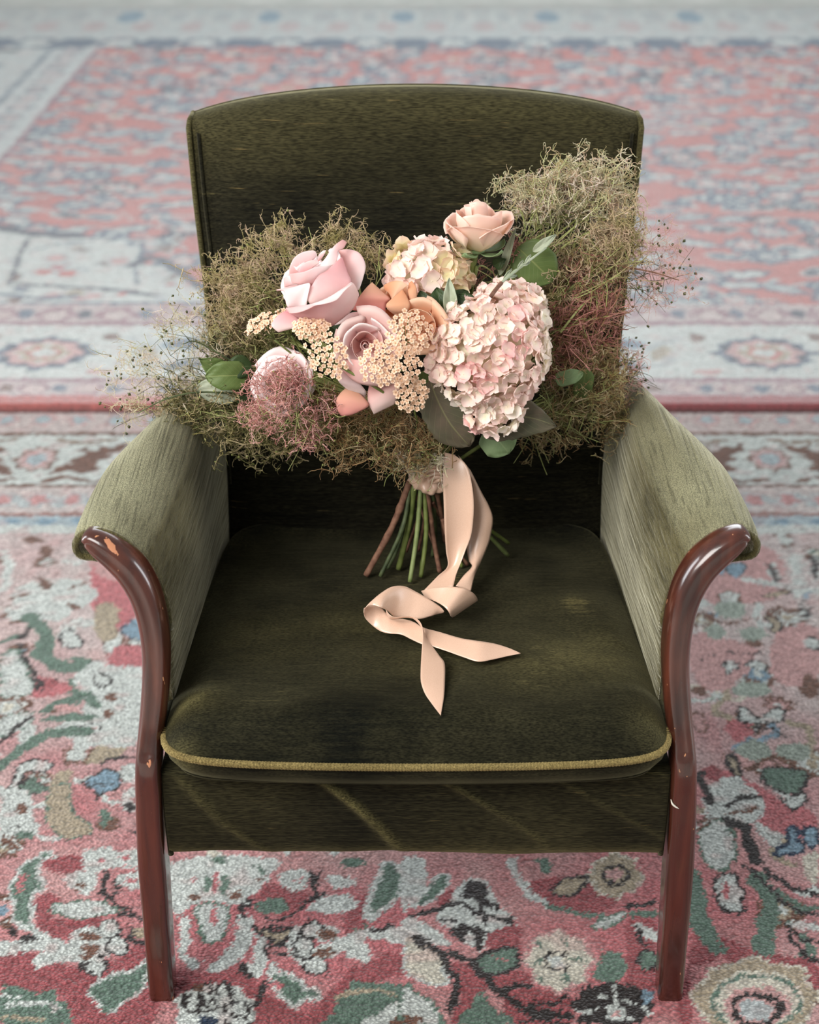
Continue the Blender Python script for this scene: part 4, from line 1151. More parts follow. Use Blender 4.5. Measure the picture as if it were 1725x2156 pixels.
# hydrangea florets: four broad petals round a bead
def floret_mesh(r, mat, seed):
    rr = random.Random(seed); V = []; F = []; UV = []
    for k in range(4):
        a0 = k*math.pi/2+rr.uniform(-.12, .12); ca, sa = math.cos(a0), math.sin(a0)
        nu, nv = 5, 6; w = rr.uniform(.62, .74); base = len(V)
        cup = rr.uniform(.10, .62); tw = rr.uniform(-.25, .25)
        for i in range(nv):
            v = i/(nv-1)
            for j in range(nu):
                u = j/(nu-1)*2-1
                wd = w*math.sin(math.pi*min(1, (v*.80+.12)))**.62
                if i == nv-1: wd *= .42
                L = v*(1-.10*abs(u)**2)*1.02; y = u*wd
                z = cup*v**2-.10*v+.10*u*u*v+tw*u*v*.5+rr.uniform(-.015, .015)+.02*k
                V.append((r*(L*ca-y*sa), r*(L*sa+y*ca), r*z)); UV.append(((u+1)/2, v))
        for i in range(nv-1):
            for j in range(nu-1): F.append((base+i*nu+j, base+i*nu+j+1, base+(i+1)*nu+j+1, base+(i+1)*nu+j))
    b = len(V)
    for (x, y, z) in [(0, 0, .16), (.09, 0, .05), (0, .09, .05), (-.09, 0, .05), (0, -.09, .05)]: V.append((r*x, r*y, r*z)); UV.append((.5, 0))
    for k in range(4): F.append((b, b+1+k, b+1+(k+1) % 4))
    me = bpy.data.meshes.new('floret'); me.from_pydata(V, [], F); me.polygons.foreach_set('use_smooth', [True]*len(F))
    l = me.uv_layers.new(name='UVMap'); vi = [lp.vertex_index for lp in me.loops]
    l.data.foreach_set('uv', np.array([UV[i] for i in vi], np.float32).ravel()); me.materials.append(mat)
    return me
def place(name, me, loc, axis, spin, parent, scale=1.0):
    o = bpy.data.objects.new(name, me); S.collection.objects.link(o); o.parent = parent
    o.location = np.asarray(loc)-ORG[parent]
    M = frame_of(axis, spin); o.rotation_euler = Matrix(M.tolist()).to_euler(); o.scale = (scale,)*3
    return o
def hydrangea(lobes, fr, mats, label, density=1.0, seed=1, cap=-.35):
    "lobes: [(px,py,y,rx,rz,ry)] world radii; florets cover the outside"
    rr = random.Random(seed); L = [(P(a, b, y=y), np.array([rx, ry, rz])) for a, b, y, rx, rz, ry in lobes]
    parts = []
    for c, r in L:
        a = np.linspace(0, 2*math.pi, 17)[:-1]; rings = []
        for t in np.linspace(.05, math.pi-.05, 9):
            rings.append(c+.80*r*np.stack([np.sin(t)*np.cos(a), np.sin(t)*np.sin(a), np.full(16, np.cos(t))], 1))
        parts.append(loft(rings))
    V, F = merge(parts); body = obj('hydrangea', V, F, M_HIVORY, BQ, label=label)
    ms = [floret_mesh(fr*s, m, i) for i, (m, s) in enumerate([(m, s) for m in mats for s in (1.0, .88, 1.12)])]
    view = unit(CAM-L[0][0]); n = 0
    for li, (c, r) in enumerate(L):
        A = 4*math.pi*((r[0]*r[1])**1.6/3+(r[0]*r[2])**1.6/3+(r[1]*r[2])**1.6/3)**(1/1.6)
        m = int(density*A/(fr*fr*2.1))
        for i in range(m):
            z = 1-2*(i+.5)/m; q = i*2.399963; s = math.sqrt(1-z*z)
            d = unit(np.array([s*math.cos(q), s*math.sin(q), z])+np.array([rr.uniform(-.12, .12) for _ in range(3)]))
            p = c+r*d
            if any(lj != li and np.sum(((p-c2)/r2)**2) < .85 for lj, (c2, r2) in enumerate(L)): continue
            nr = unit(d/r)
            if nr@view < cap: continue
            ax = unit(nr+np.array([rr.uniform(-.5, .5) for _ in range(3)]))
            w = vnoise(p[0]*22, p[2]*22, 61+seed)
            mi = min(len(mats)-1, max(0, int(w*len(mats)+rr.uniform(-.5, .5))))
            place('floret', ms[mi*3+rr.randrange(3)], p+nr*rr.uniform(-.004, .004), ax, rr.uniform(0, 1.6), body); n += 1
    return body
def tiny_floret(r, seed):
    rr = random.Random(seed); V = []; F = []; UV = []
    for k in range(5):
        a = k*2*math.pi/5; b = len(V)
        for (u, v, h) in [(0, .1, 0), (-.40, .55, .05), (-.30, .92, .12), (.30, .92, .12), (.40, .55, .05)]:
            x = v; y = u; V.append((r*(x*math.cos(a)-y*math.sin(a)), r*(x*math.sin(a)+y*math.cos(a)), r*(h+rr.uniform(-.05, .05)))); UV.append((u+.5, v))
        F.append((b, b+1, b+2, b+3, b+4))
    b = len(V)
    for k in range(6):
        a = k*math.pi/3; V.append((r*.26*math.cos(a), r*.26*math.sin(a), r*.12)); UV.append((.5, .05))
    V.append((0, 0, r*.34)); UV.append((.5, .0))
    for k in range(6): F.append((b+k, b+(k+1) % 6, b+6))
    # short tube underneath
    b = len(V)
    for k in range(5):
        a = k*2*math.pi/5; V.append((r*.3*math.cos(a), r*.3*math.sin(a), 0)); UV.append((.5, .1))
    V.append((0, 0, -r*1.1)); UV.append((.5, 0))
    for k in range(5): F.append((b+(k+1) % 5, b+k, b+5))
    me = bpy.data.meshes.new('yarrow_floret'); me.from_pydata(V, [], F)
    l = me.uv_layers.new(name='UVMap'); vi = [lp.vertex_index for lp in me.loops]; l.data.foreach_set('uv', np.array([UV[i] for i in vi], np.float32).ravel())
    me.materials.append(M_YARROW); return me
TINY = [tiny_floret(.0034, i) for i in range(3)]
def yarrow(px, py, y, rx, ry, n, axis, root, label, seed=0, tilt=0.0):
    rr = random.Random(seed); c = P(px, py, y=y); M = frame_of(axis)
    rt = P(root[0], root[1], y=root[2]); heads = []
    parts = []
    junc = c-unit(axis)*.022+ (rt-c)*.12
    parts.append(tube(catmull([rt, (rt*1.0+junc)/2+np.array([0, -.004, 0]), junc], 8), .0011, 6))
    for k in range(7):
        a = k*2.4; q = math.sqrt((k+.5)/7)*.75
        e = c+M@np.array([rx*q*math.cos(a), ry*q*math.sin(a), -.006])
        parts.append(tube(catmull([junc, (junc+e)/2+M@np.array([0, 0, -.002]), e], 5), .0006, 4)); heads.append(e)
    V, F = merge(parts); body = obj('yarrow', V, F, M_GSTEM, BQ, label=label)
    for i in range(n):
        a = i*2.399963; q = math.sqrt((i+.5)/n)
        q2 = q+rr.uniform(-.05, .05)
        p = c+M@np.array([rx*q2*math.cos(a), ry*q2*math.sin(a), (.004*(1-q*q)+rr.uniform(-.0035, .0035))])
        ax = unit(M@np.array([q*math.cos(a)*.5+rr.uniform(-.35, .35), q*math.sin(a)*.5+rr.uniform(-.35, .35), 1]))
        place('floret', TINY[i % 3], p, ax, rr.uniform(0, 1.2), body, rr.uniform(.85, 1.15))
    return body

# smoke bush: branching sprays ending in clouds of curling hairs
def plume(blobs, n, tone, label, root=None, seed=0, hair=(.012, .028), rad=.00038, curl=1.5, seeds=40, dark_seed=False, twigs=26, per=5, mixt=None, dens=1.0):
    """blobs: [(px,py,y,rx,rz,ry,weight)] ellipsoids; every hair is a thin curling tube"""
    rg = np.random.default_rng(seed)
    C = np.array([P(a, b, y=y) for a, b, y, *_ in blobs]); Rr = np.array([[r[3], r[5], r[4]] for r in blobs]); w = np.array([r[6] for r in blobs], float); w /= w.sum()
    rt = C.mean(0) if root is None else P(root[0], root[1], y=root[2])
    n = int(n*dens)
    # clumps inside every blob leave gaps between them
    nc_ = max(6, n//130); bi0 = rg.choice(len(blobs), nc_, p=w)
    d = rg.normal(size=(nc_, 3)); d /= np.linalg.norm(d, axis=1)[:, None]
    cl = C[bi0]+d*Rr[bi0]*(rg.random((nc_, 1))**.4)*.95
    nodes = n//(per+1); ci = rg.integers(0, nc_, nodes)
    spread = Rr[bi0[ci]].mean(1, keepdims=True)*.30
    pos = cl[ci]+rg.normal(size=(nodes, 3))*np.clip(spread, .005, .014)
    def walk(p0, d0, ln, K, curl, jit=.16):
        m = len(p0); st = ln/(K-1); cax = rg.normal(size=(m, 3)); cax /= np.linalg.norm(cax, axis=1)[:, None]; ang = rg.normal(0, curl*.42, (m, 1))
        pts = [p0]; cur = d0/np.linalg.norm(d0, axis=1)[:, None]
        for k in range(K-1):
            pts.append(pts[-1]+cur*st); cur = cur+np.cross(cax, cur)*ang+rg.normal(size=(m, 3))*jit*curl; cur /= np.linalg.norm(cur, axis=1)[:, None]
        return np.stack(pts, 1)
    away = pos-rt; away /= np.linalg.norm(away, axis=1)[:, None]
    K = 7
    pd = rg.normal(size=(nodes, 3))*.75+away*.8
    par = walk(pos-pd*.006, pd, rg.uniform(hair[1]*.6, hair[1]*1.1, (nodes, 1)), K, curl*.6)
    m = nodes*per; src = np.repeat(np.arange(nodes), per); at = rg.integers(1, K, m)
    hb = par[src, at]; tang = par[src, at]-par[src, at-1]; tang /= np.linalg.norm(tang, axis=1)[:, None]
    kid = walk(hb, tang*.7+rg.normal(size=(m, 3))*.7, rg.uniform(hair[0]*.45, hair[1]*.52, (m, 1)), K, curl*1.1)
    pts = np.concatenate([par, kid]); M_ = len(pts)
    rd = rad*np.linspace(1.15, .55, K)[None, :]*rg.uniform(.7, 1.25, (M_, 1)); rd[:nodes] *= 1.5
    V, F = strands(pts, rd, 3)
    body = obj('smoke_bush_plume', V, F, M_PLUME[tone], BQ, True, label=label, kind='stuff')
    bi = bi0[ci]; m = M_
    if mixt:                       # a second tint among the hairs
        body.data.materials.append(M_PLUME[mixt]); mi = np.repeat(rg.random(m) < np.where(np.arange(m) < nodes, .1, .55), (K-1)*3).astype(np.int32); body.data.polygons.foreach_set('material_index', mi)
    # green sprigs from the root through the cloud
    tw = []; tr = []
    sel = rg.choice(nodes, min(twigs, nodes), replace=False)
    for s in sel:
        e = pos[s]; b0 = C[bi[s]]*.6+rt*.4+rg.normal(size=3)*.006; kk = catmull([rt, b0, (b0+e)/2+rg.normal(size=3)*.007, e], 9); tw.append(kk); tr.append(np.linspace(.0011, .00055, 9)*(.5 if dark_seed else .8))
        for q in range(3):
            f = kk[5+q % 3]; g = f+rg.normal(size=3)*.016; tw.append(catmull([f, (f+g)/2+rg.normal(size=3)*.004, g], 9)); tr.append(np.linspace(.0006, .00035, 9)*(.6 if dark_seed else 1))
    if tw:
        V, F = strands(np.array(tw), np.array(tr), 4)
        obj('sprig', V, F, M_SPRIG if not dark_seed else M_SEEDD, body, kind='stuff')
    if seeds:
        tips = pts[rg.choice(m, seeds), -1]; VV = []; FF = []
        ico = np.array([(0, 0, 1.5), (1, 0, .2), (.31, .95, .2), (-.81, .59, .2), (-.81, -.59, .2), (.31, -.95, .2), (0, 0, -.9)])
        fc = [(0, 1, 2), (0, 2, 3), (0, 3, 4), (0, 4, 5), (0, 5, 1), (6, 2, 1), (6, 3, 2), (6, 4, 3), (6, 5, 4), (6, 1, 5)]
        for i, t in enumerate(tips):
            M = frame_of(rg.normal(size=3)); s = rg.uniform(.0010, .0018)*(1.35 if dark_seed else 1)*np.array([1, .7, 1])
            VV.append((ico*s)@M.T+t); FF += [tuple(int(q)+7*i for q in f) for f in fc]
        obj('seed_cluster', np.vstack(VV), FF, M_SEEDD if dark_seed else M_SEED, body, kind='stuff')
    return body

def leaf(name, base, tip, w, y0, y1, mat, label, fold=.25, bend=.0, serr=0, prof=.75, side=0, n=22, parent=None, blunt=False, roll=0):
    "leaf blade between two photo points"
    A = P(base[0], base[1], y=y0); B = P(tip[0], tip[1], y=y1); L = np.linalg.norm(B-A); T = (B-A)/L
    view = unit(CAM-(A+B)/2); nrm = unit(view-T*(view@T)); sd = np.cross(T, nrm)
    if roll: nrm, sd = nrm*math.cos(roll)+sd*math.sin(roll), sd*math.cos(roll)-nrm*math.sin(roll)
    t = np.linspace(0, 1, n); wid = w/FPX*((A-CAM)@FW)/2*np.sin(math.pi*t**prof)**.8
    if blunt: wid = w/FPX*((A-CAM)@FW)/2*np.minimum(1, np.sin(math.pi*np.clip(t, 0, 1)**prof)*1.25)**.55
    if serr: wid = wid*(1+.10*((t*serr) % 1))
    us = np.linspace(-1, 1, 9); G = []
    for i in range(n):
        c = A+T*L*t[i]+nrm*bend*math.sin(math.pi*t[i])+sd*side*math.sin(math.pi*t[i])
        for u in us: G.append(c+sd*wid[i]*u+nrm*(abs(u)*fold*wid[i]+.0012*math.sin(u*7+t[i]*16)*t[i]))
    uv = [((u+1)/2, q) for q in t for u in us]
    o = obj(name, G, gridfaces(n, 9), mat, parent or BQ, True, uv=uv, label=label); solid(o, .0005)
    return o
def stem(name, pts, r, mat, label=None, sides=10, knots=(), taper=1.0, frm=None, parent=None):
    p = []
    for (x, y_, yy) in pts:
        if frm: x, y_ = Z(frm, x, y_)
        p.append(P(x, y_, y=yy))
    c = catmull(p, 26); rad = r*np.linspace(1, taper, 26)
    for k in knots: rad = rad*(1+.35*np.exp(-((np.linspace(0, 1, 26)-k)/.025)**2))
    rad = rad*(1+.05*np.sin(np.arange(26)*1.9))
    V, F = tube(c, rad, sides); return obj(name, V, F, mat, parent or BQ, label=label)

# ---- stems below the binding
zs = lambda x, y: float(seat_z(x, y))
def seat_depth(px, py):
    y = .30
    for _ in range(6): y = P(px, py, z=zs(0, y)+.004)[1]
    return y
STEMS = [([(540, 380), (420, 690), (235, 1035)], 7.0, M_BSTEM, 'thick brown woody stem', (.62, .3)),
 ([(545, 400), (490, 700), (335, 1040)], 4.6, M_DSTEM, None, (.5,)), ([(560, 420), (470, 800), (385, 985)], 4.2, M_DSTEM, None, ()),
 ([(572, 400), (540, 660), (462, 990)], 6.4, M_GSTEM, 'green stem with a node', (.1,)), ([(620, 400), (590, 750), (542, 1080)], 5.0, M_PSTEM, 'pale fluted stem', ()),
 ([(640, 440), (590, 660), (517, 868)], 3.6, M_BSTEM, None, ()), ([(650, 420), (640, 650), (603, 862)], 3.2, M_BSTEM, None, ()),
 ([(640, 420), (655, 740), (618, 1045)], 5.2, M_GSTEM, 'green stem cut square', (.86,)), ([(655, 400), (700, 740), (752, 1010)], 5.6, M_BSTEM, None, (.35,)),
 ([(715, 380), (760, 600), (790, 800)], 5.0, M_BSTEM, None, (.2,)), ([(700, 520), (725, 580), (775, 640)], 4.6, M_BSTEM, None, (.5,)),
 ([(770, 640), (820, 800), (945, 960)], 5.0, M_BSTEM, None, ()), ([(780, 420), (840, 760), (905, 975)], 4.6, M_GSTEM, None, ()), ([(800, 380), (1010, 640), (1235, 810)], 4.2, M_GSTEM, None, ()), ([(800, 400), (1010, 660), (1228, 895)], 4.6, M_PSTEM, None, (.9,)),
 ([(560, 400), (700, 800), (745, 930)], 3.0, M_BSTEM, None, ()), ([(690, 380), (720, 700), (700, 900)], 4.6, M_DSTEM, None, ())]
for pts, r, m, lb, kn in STEMS:
    e = Z(F3, *pts[-1]); ye = seat_depth(*e); ye = min(ye, .345) if e[1] > 1180 else .36
    q = [(pts[0][0], pts[0][1], .345), (pts[1][0], pts[1][1], (.345+ye)/2), (pts[2][0], pts[2][1], ye)]
    stem('stem', q, r/2000*1.16, m, lb, knots=kn, taper=.95, frm=F3)
# stems hidden inside the head
for (x, y_, yy) in [(680, 640, .34), (790, 770, .33), (1030, 760, .33), (905, 600, .37), (1005, 560, .37), (900, 700, .34), (600, 830, .36), (1200, 560, .44), (520, 620, .42), (1210, 830, .40)]:
    stem('stem', [(905, 1010, .345), ((905+x)/2, (1000+y_)/2-5, (.345+yy)/2+.01), (x, y_, yy)], .0022, M_GSTEM)

# ---- ribbon round the stems
def wrap():
    c = (P(903, 1002, y=.345)); n = 90; rings = []
    for k, h in enumerate(np.linspace(-.0135, .0145, 16)):
        a = np.linspace(0, 2*math.pi, n+1)[:-1]; f = k/15
        r = .0222+.0020*np.sin(a*7+f*5)+.0013*np.sin(a*13-f*9+1)+.0016*math.sin(f*9)+.0016*np.sin(a*3+f*4)
        r = r*(1+.05*f)
        rings.append(np.stack([c[0]+r*np.cos(a), c[1]+.8*r*np.sin(a), c[2]+h+.002*np.sin(a*2+1)-.08*r*np.cos(a)], 1))
    V, F = loft(rings, False); o = obj('ribbon_wrap', V, F, M_SATIN, BQ, label='gathered peach satin ribbon binding the stems'); solid(o, .0008)
    for k in range(5):
        y0 = 985+k*7; pts = [P(880+8*k, y0+6, y=.322), P(905+5*k, y0-2, y=.317), P(935, y0-4+2*k, y=.318)]
        V, F = tube(catmull(pts, 10), [.0006+.0022*math.sin(math.pi*i/9) for i in range(10)], 8); obj('ribbon_fold', V, F, M_SATIN, o)
wrap()
rib = 'ribbon_tail'
SZ = .432
sheet(rib, [(785, 175, 850, 190), (775, 255, 935, 262), (775, 400, 975, 400), (780, 560, 988, 560), (786, 720, 972, 740), (795, 860, 930, 860), (806, 970, 895, 950), (735, 1040, 866, 1025), (640, 1138, 845, 1112)],
      [.325, .312, .300, .292, .286, .280, .272, .262, .246], M_SATIN, BQ, F3, bulge=-.006, nr=60, nc=13, th=.0005, label='front ribbon tail hanging from the binding')
sheet(rib, [(880, 195, 965, 300), (972, 375, 1040, 450), (985, 520, 1092, 545), (985, 650, 1121, 640), (962, 760, 1103, 770), (943, 850, 1076, 850), (955, 930, 1035, 945), (975, 972, 1012, 990), (918, 1035, 990, 1050), (862, 1108, 968, 1142)],
      [.335, .330, .322, .315, .308, .300, .288, .278, .264, .250], M_SATIN, BQ, F3, bulge=.006, nr=60, nc=13, th=.0005, label='second ribbon tail twisting behind the first')
def zdep(h): return (SZ+h)
def zs_sheet(rows, hs, **k):
    return sheet(rib, rows, [(zdep(a), zdep(b)) for a, b in hs], M_SATIN, BQ, F3, z=True, nr=70, nc=13, th=.0005, **k)
zs_sheet([(620, 1142, 648, 1188), (700, 1122, 680, 1200), (780, 1113, 725, 1218), (850, 1114, 765, 1240), (920, 1125, 795, 1265), (975, 1150, 815, 1292), (1005, 1180, 826, 1315), (1014, 1208, 836, 1326), (995, 1222, 850, 1322)],
      [(.010, .006), (.020, .010), (.027, .014), (.030, .017), (.029, .016), (.022, .012), (.014, .006), (.006, .001), (.000, -.001)], bulge=.0, label='short ribbon fold curling over on the right')
zs_sheet([(782, 1285, 775, 1296), (760, 1258, 735, 1304), (720, 1228, 690, 1318), (650, 1185, 610, 1338), (570, 1140, 525, 1330), (500, 1109, 440, 1325), (420, 1112, 385, 1280), (350, 1150, 335, 1256), (290, 1198, 285, 1244), (240, 1248, 240, 1256), (222, 1290, 220, 1275)],
      [(.004, .001), (.008, .001), (.012, .002), (.018, .002), (.024, .004), (.030, .008), (.034, .020), (.034, .028), (.032, .028), (.028, .026), (.020, .022)], bulge=.002, label='wide ribbon loop lying on the cushion')
zs_sheet([(222, 1262, 219, 1290), (245, 1252, 232, 1335), (290, 1246, 285, 1388), (340, 1258, 340, 1425), (380, 1300, 400, 1440), (430, 1334, 480, 1447), (500, 1340, 555, 1482), (570, 1360, 622, 1512), (640, 1400, 690, 1527), (750, 1430, 800, 1563), (900, 1473, 920, 1606), (1020, 1492, 1022, 1636), (1130, 1510, 1135, 1618), (1230, 1540, 1228, 1597), (1315, 1577, 1315, 1580)],
      [(.026, .022), (.024, .012), (.020, .003), (.016, .001), (.012, .001), (.008, .001), (.006, .001), (.006, .001), (.006, .001), (.004, .001), (.006, .002), (.009, .002), (.006, .001), (.003, .000), (.000, .000)], bulge=.001, label='ribbon end cut in a point toward the right')
zs_sheet([(375, 1275, 378, 1300), (400, 1308, 395, 1330), (440, 1326, 430, 1338), (500, 1320, 500, 1328), (560, 1322, 562, 1334), (600, 1345, 612, 1380), (625, 1385, 645, 1440), (632, 1440, 665, 1490), (628, 1510, 695, 1525), (622, 1600, 750, 1598), (617, 1700, 785, 1652), (620, 1780, 786, 1785), (648, 1860, 780, 1880), (700, 1936, 768, 1955), (755, 2008, 757, 2011)],
      [(.022, .016), (.020, .012), (.018, .010), (.018, .014), (.018, .014), (.020, .012), (.018, .006), (.014, .004), (.010, .003), (.008, .003), (.008, .004), (.007, .003), (.004, .002), (.002, .001), (.001, .001)], bulge=.001, label='ribbon end cut in a point toward the front')

# ---- roses
def vaxis(dx, dz, toward): return unit(np.array([dx, -toward, dz]))
# big pale rose, traced petal by petal round a full core
rA = rose(P(672, 612, y=.318), .044, vaxis(-.50, .85, .38), [M_PINK, M_PINK, M_PINKD], 'largest pale pink rose, half open, upper left', n=(4, 4), height=.95, open_=.15, seed=3, sepals=False, spin=.4)
def pet(rows, d, m, b=.006, par=rA, w=0, **k): return sheet('petal', rows, d, m, par, F5, bulge=b*.36, nr=26, nc=11, th=.0003, wave=w, **k)
pet([(655, 205, 660, 215), (745, 193, 690, 300), (850, 228, 720, 380), (905, 335, 760, 450), (885, 450, 790, 520), (848, 560, 820, 570)], [.335, .330, .322, .315, .308, .300], M_PINK, .010)
pet([(700, 105, 735, 130), (640, 145, 706, 182), (590, 200, 655, 215), (540, 275, 650, 275), (500, 320, 620, 330), (462, 352, 540, 350)], [.322, .316, .312, .308, .305, .302], M_PINK, .006)
pet([(470, 300, 475, 310), (480, 245, 520, 260), (520, 205, 548, 203)], [.312, .318, .322], M_PINK, .003)
pet([(212, 425, 250, 430), (215, 360, 300, 400), (255, 275, 360, 330), (330, 222, 430, 290), (432, 205, 462, 255), (463, 235, 465, 300)], [.292, .298, .305, .312, .318, .320], M_PINK, .005)
pet([(300, 420, 330, 430), (300, 380, 380, 400), (350, 320, 440, 350), (420, 290, 490, 315)], [.290, .292, .296, .302], M_PINKD, .004)
pet([(215, 418, 235, 500), (350, 395, 320, 512), (450, 355, 430, 500), (540, 345, 500, 460), (600, 335, 590, 370)], [.285, .280, .282, .288, .295], M_PINK, .007)
pet([(160, 455, 168, 540), (205, 430, 240, 520), (260, 470, 300, 520)], [.292, .288, .284], M_PINK, .004)
pet([(690, 262, 695, 270), (640, 305, 725, 350), (560, 380, 750, 420), (480, 430, 778, 490), (420, 520, 730, 560), (390, 590, 600, 640), (378, 650, 480, 690), (400, 690, 430, 700)], [.300, .293, .286, .280, .276, .272, .270, .270], M_PINKD, .009)
pet([(95, 560, 97, 568), (165, 548, 160, 575), (250, 535, 175, 640), (340, 510, 200, 720), (400, 505, 290, 725), (385, 590, 370, 712)], [.288, .284, .278, .274, .272, .268], M_PINK, .006)
pet([(180, 726, 186, 762), (260, 716, 290, 820), (380, 700, 370, 872), (500, 660, 480, 902), (620, 605, 610, 888), (720, 535, 730, 800), (785, 493, 800, 720), (842, 585, 846, 610)], [(.272, .282), (.264, .280), (.258, .280), (.256, .280), (.258, .282), (.264, .285), (.272, .288), (.285, .290)], M_PINKD, .010)
pet([(180, 724, 214, 776), (260, 714, 300, 768), (340, 706, 390, 735), (440, 682, 450, 705), (520, 652, 530, 690), (600, 612, 640, 655), (700, 548, 712, 575), (782, 493, 786, 508)], [(.272, .262), (.265, .252), (.259, .250), (.257, .252), (.257, .247), (.259, .250), (.265, .260), (.272, .270)], M_PINK, .004)
pet([(180, 750, 182, 752), (115, 790, 250, 782), (70, 840, 300, 822), (50, 885, 345, 872), (85, 925, 300, 896), (115, 947, 200, 924)], [.285, .280, .276, .272, .270, .270], M_PINKD, .007)
pet([(915, 750, 905, 775), (820, 762, 840, 800), (760, 775, 770, 835), (690, 830, 700, 862), (618, 885, 640, 882)], [.290, .284, .280, .278, .276], M_PINK, .003)
# salmon petal between
rB = rose(P(835, 648, y=.325), .026, vaxis(.05, .8, .75), [M_PEACH], 'peach rose behind the salmon petal, centre', n=(4, 4, 4), height=1.0, open_=.3, seed=9, sepals=False)
pet([(965, 492, 968, 497), (915, 540, 1050, 570), (850, 620, 1128, 640), (810, 680, 1092, 690), (768, 745, 1085, 782)], [.315, .308, .300, .298, .296], M_SALMON, .008, rB, label='salmon petal fallen open')
pet([(1070, 520, 1078, 560), (1150, 483, 1120, 600), (1230, 483, 1140, 660), (1290, 520, 1095, 690)], [.320, .312, .303, .300], M_PEACH, .007, rB)
pet([(1240, 560, 1245, 565), (1170, 620, 1290, 640), (1095, 692, 1310, 700), (1110, 740, 1290, 755), (1160, 782, 1240, 775)], [.298, .292, .286, .286, .290], M_PEACH, .008, rB)
pet([(1300, 500, 1325, 480), (1290, 570, 1365, 540), (1305, 650, 1370, 640), (1305, 740, 1335, 745)], [.312, .302, .298, .298], M_PEACH, .005, rB)
# rose facing the viewer
rC = rose(P(769, 722, y=.272), .0345, vaxis(.06, .28, .95), [M_MAUVE, M_MAUVE, M_PINK, M_MAUVE], 'dusty pink rose facing forward with yarrow in front of it', n=(5, 5, 5, 5), height=.75, open_=.42, seed=12, sepals=False, core=.20, spin=.7)
pet([(660, 1250, 662, 1262), (632, 1310, 760, 1330), (660, 1390, 860, 1420), (720, 1450, 910, 1490), (800, 1505, 900, 1540)], [.268, .262, .258, .262, .268], M_PINK, .006, rC)
pet([(760, 1440, 765, 1450), (700, 1475, 850, 1500), (645, 1545, 910, 1560), (642, 1620, 930, 1620), (670, 1690, 820, 1680), (705, 1712, 765, 1700)], [.272, .264, .256, .252, .250, .250], M_SALMON, .009, rC)
pet([(940, 1420, 960, 1430), (925, 1500, 1100, 1420), (930, 1590, 1215, 1410), (960, 1650, 1200, 1520), (980, 1692, 1165, 1602)], [.270, .262, .256, .254, .256], M_MAUVE, .009, rC)
pet([(690, 1160, 700, 1300), (780, 1190, 800, 1390), (900, 1200, 920, 1430), (1050, 1190, 1080, 1430), (1170, 1150, 1220, 1400)], [.262, .248, .244, .248, .262], M_MAUVE, .008, rC)
rD = rose(P(897, 690, y=.292), .030, vaxis(-.35, .35, .9), [M_PEACH], 'apricot rose tucked beside the large hydrangea', n=(4, 5, 5), height=.9, open_=.4, seed=21, sepals=False, spin=1.2)
rE = rose(P(1006, 528, y=.372), .040, vaxis(-.02, 1.0, -.02), [M_CREAM, M_CREAM, M_CREAM], 'small cream blush rose on its own green stem, top', n=(4, 5, 6), height=1.32, open_=.10, seed=32, spin=.2, core=.42)
stem('stem', [(1002, 528, .375), (990, 580, .37), (975, 640, .36), (950, 760, .35)], .0042, M_GSTEM, 'stem of the cream rose', taper=.8)
# pink bloom veiled by smoke bush, lower left
rF = rose(P(604, 812, y=.300), .036, vaxis(-.3, .55, .8), [M_PINKD, M_PINK, M_PINK], 'pale pink bloom veiled by pink smoke bush hairs', n=(5, 7, 8, 8), height=.8, open_=.28, seed=40, sepals=False, core=.22)

# ---- hydrangeas
hydrangea([(1026, 745, .285, .064, .062, .050), (1066, 668, .325, .045, .036, .042), (1040, 850, .275, .030, .034, .030)], .0098, [M_HIVORY, M_HIVORY, M_HPINK, M_HPINK, M_HROSE], 'large blush pink hydrangea head tapering down at the right', 1.75, 1)
hydrangea([(902, 578, .365, .044, .036, .036)], .0125, [M_HCREAM, M_HCREAM, M_HPINK], 'cream yellow hydrangea behind the roses', 1.6, 2)

# ---- yarrow
yarrow(546, 682, .290, .020, .010, 34, vaxis(-.5, .9, .5), (640, 760, .31), 'flat yarrow head seen edge on at the far left', 1)
yarrow(585, 672, .288, .018, .009, 26, vaxis(-.5, .9, .5), (650, 760, .31), 'narrow yarrow head edge on beside the large rose', 7)
yarrow(655, 690, .262, .021, .014, 46, vaxis(0, .6, .8), (700, 800, .31), 'yarrow head below the large pale rose', 2)
yarrow(690, 748, .250, .024, .028, 52, vaxis(-.3, .3, .9), (820, 835, .27), 'yarrow head left of the dusty pink rose', 3)
yarrow(862, 700, .240, .026, .024, 56, vaxis(.2, .5, .85), (870, 800, .28), 'yarrow head upper right of the dusty pink rose', 4)
yarrow(820, 765, .232, .034, .026, 90, vaxis(0, .4, .9), (850, 850, .28), 'broadest yarrow head, in front of the dusty pink rose', 5)
yarrow(866, 828, .240, .019, .022, 44, vaxis(.05, .3, .95), (880, 890, .29), 'small lowest yarrow head', 6)
stem('stem', [(690, 755, .250), (740, 785, .246), (790, 815, .250), (832, 842, .262)], .0016, M_GSTEM)

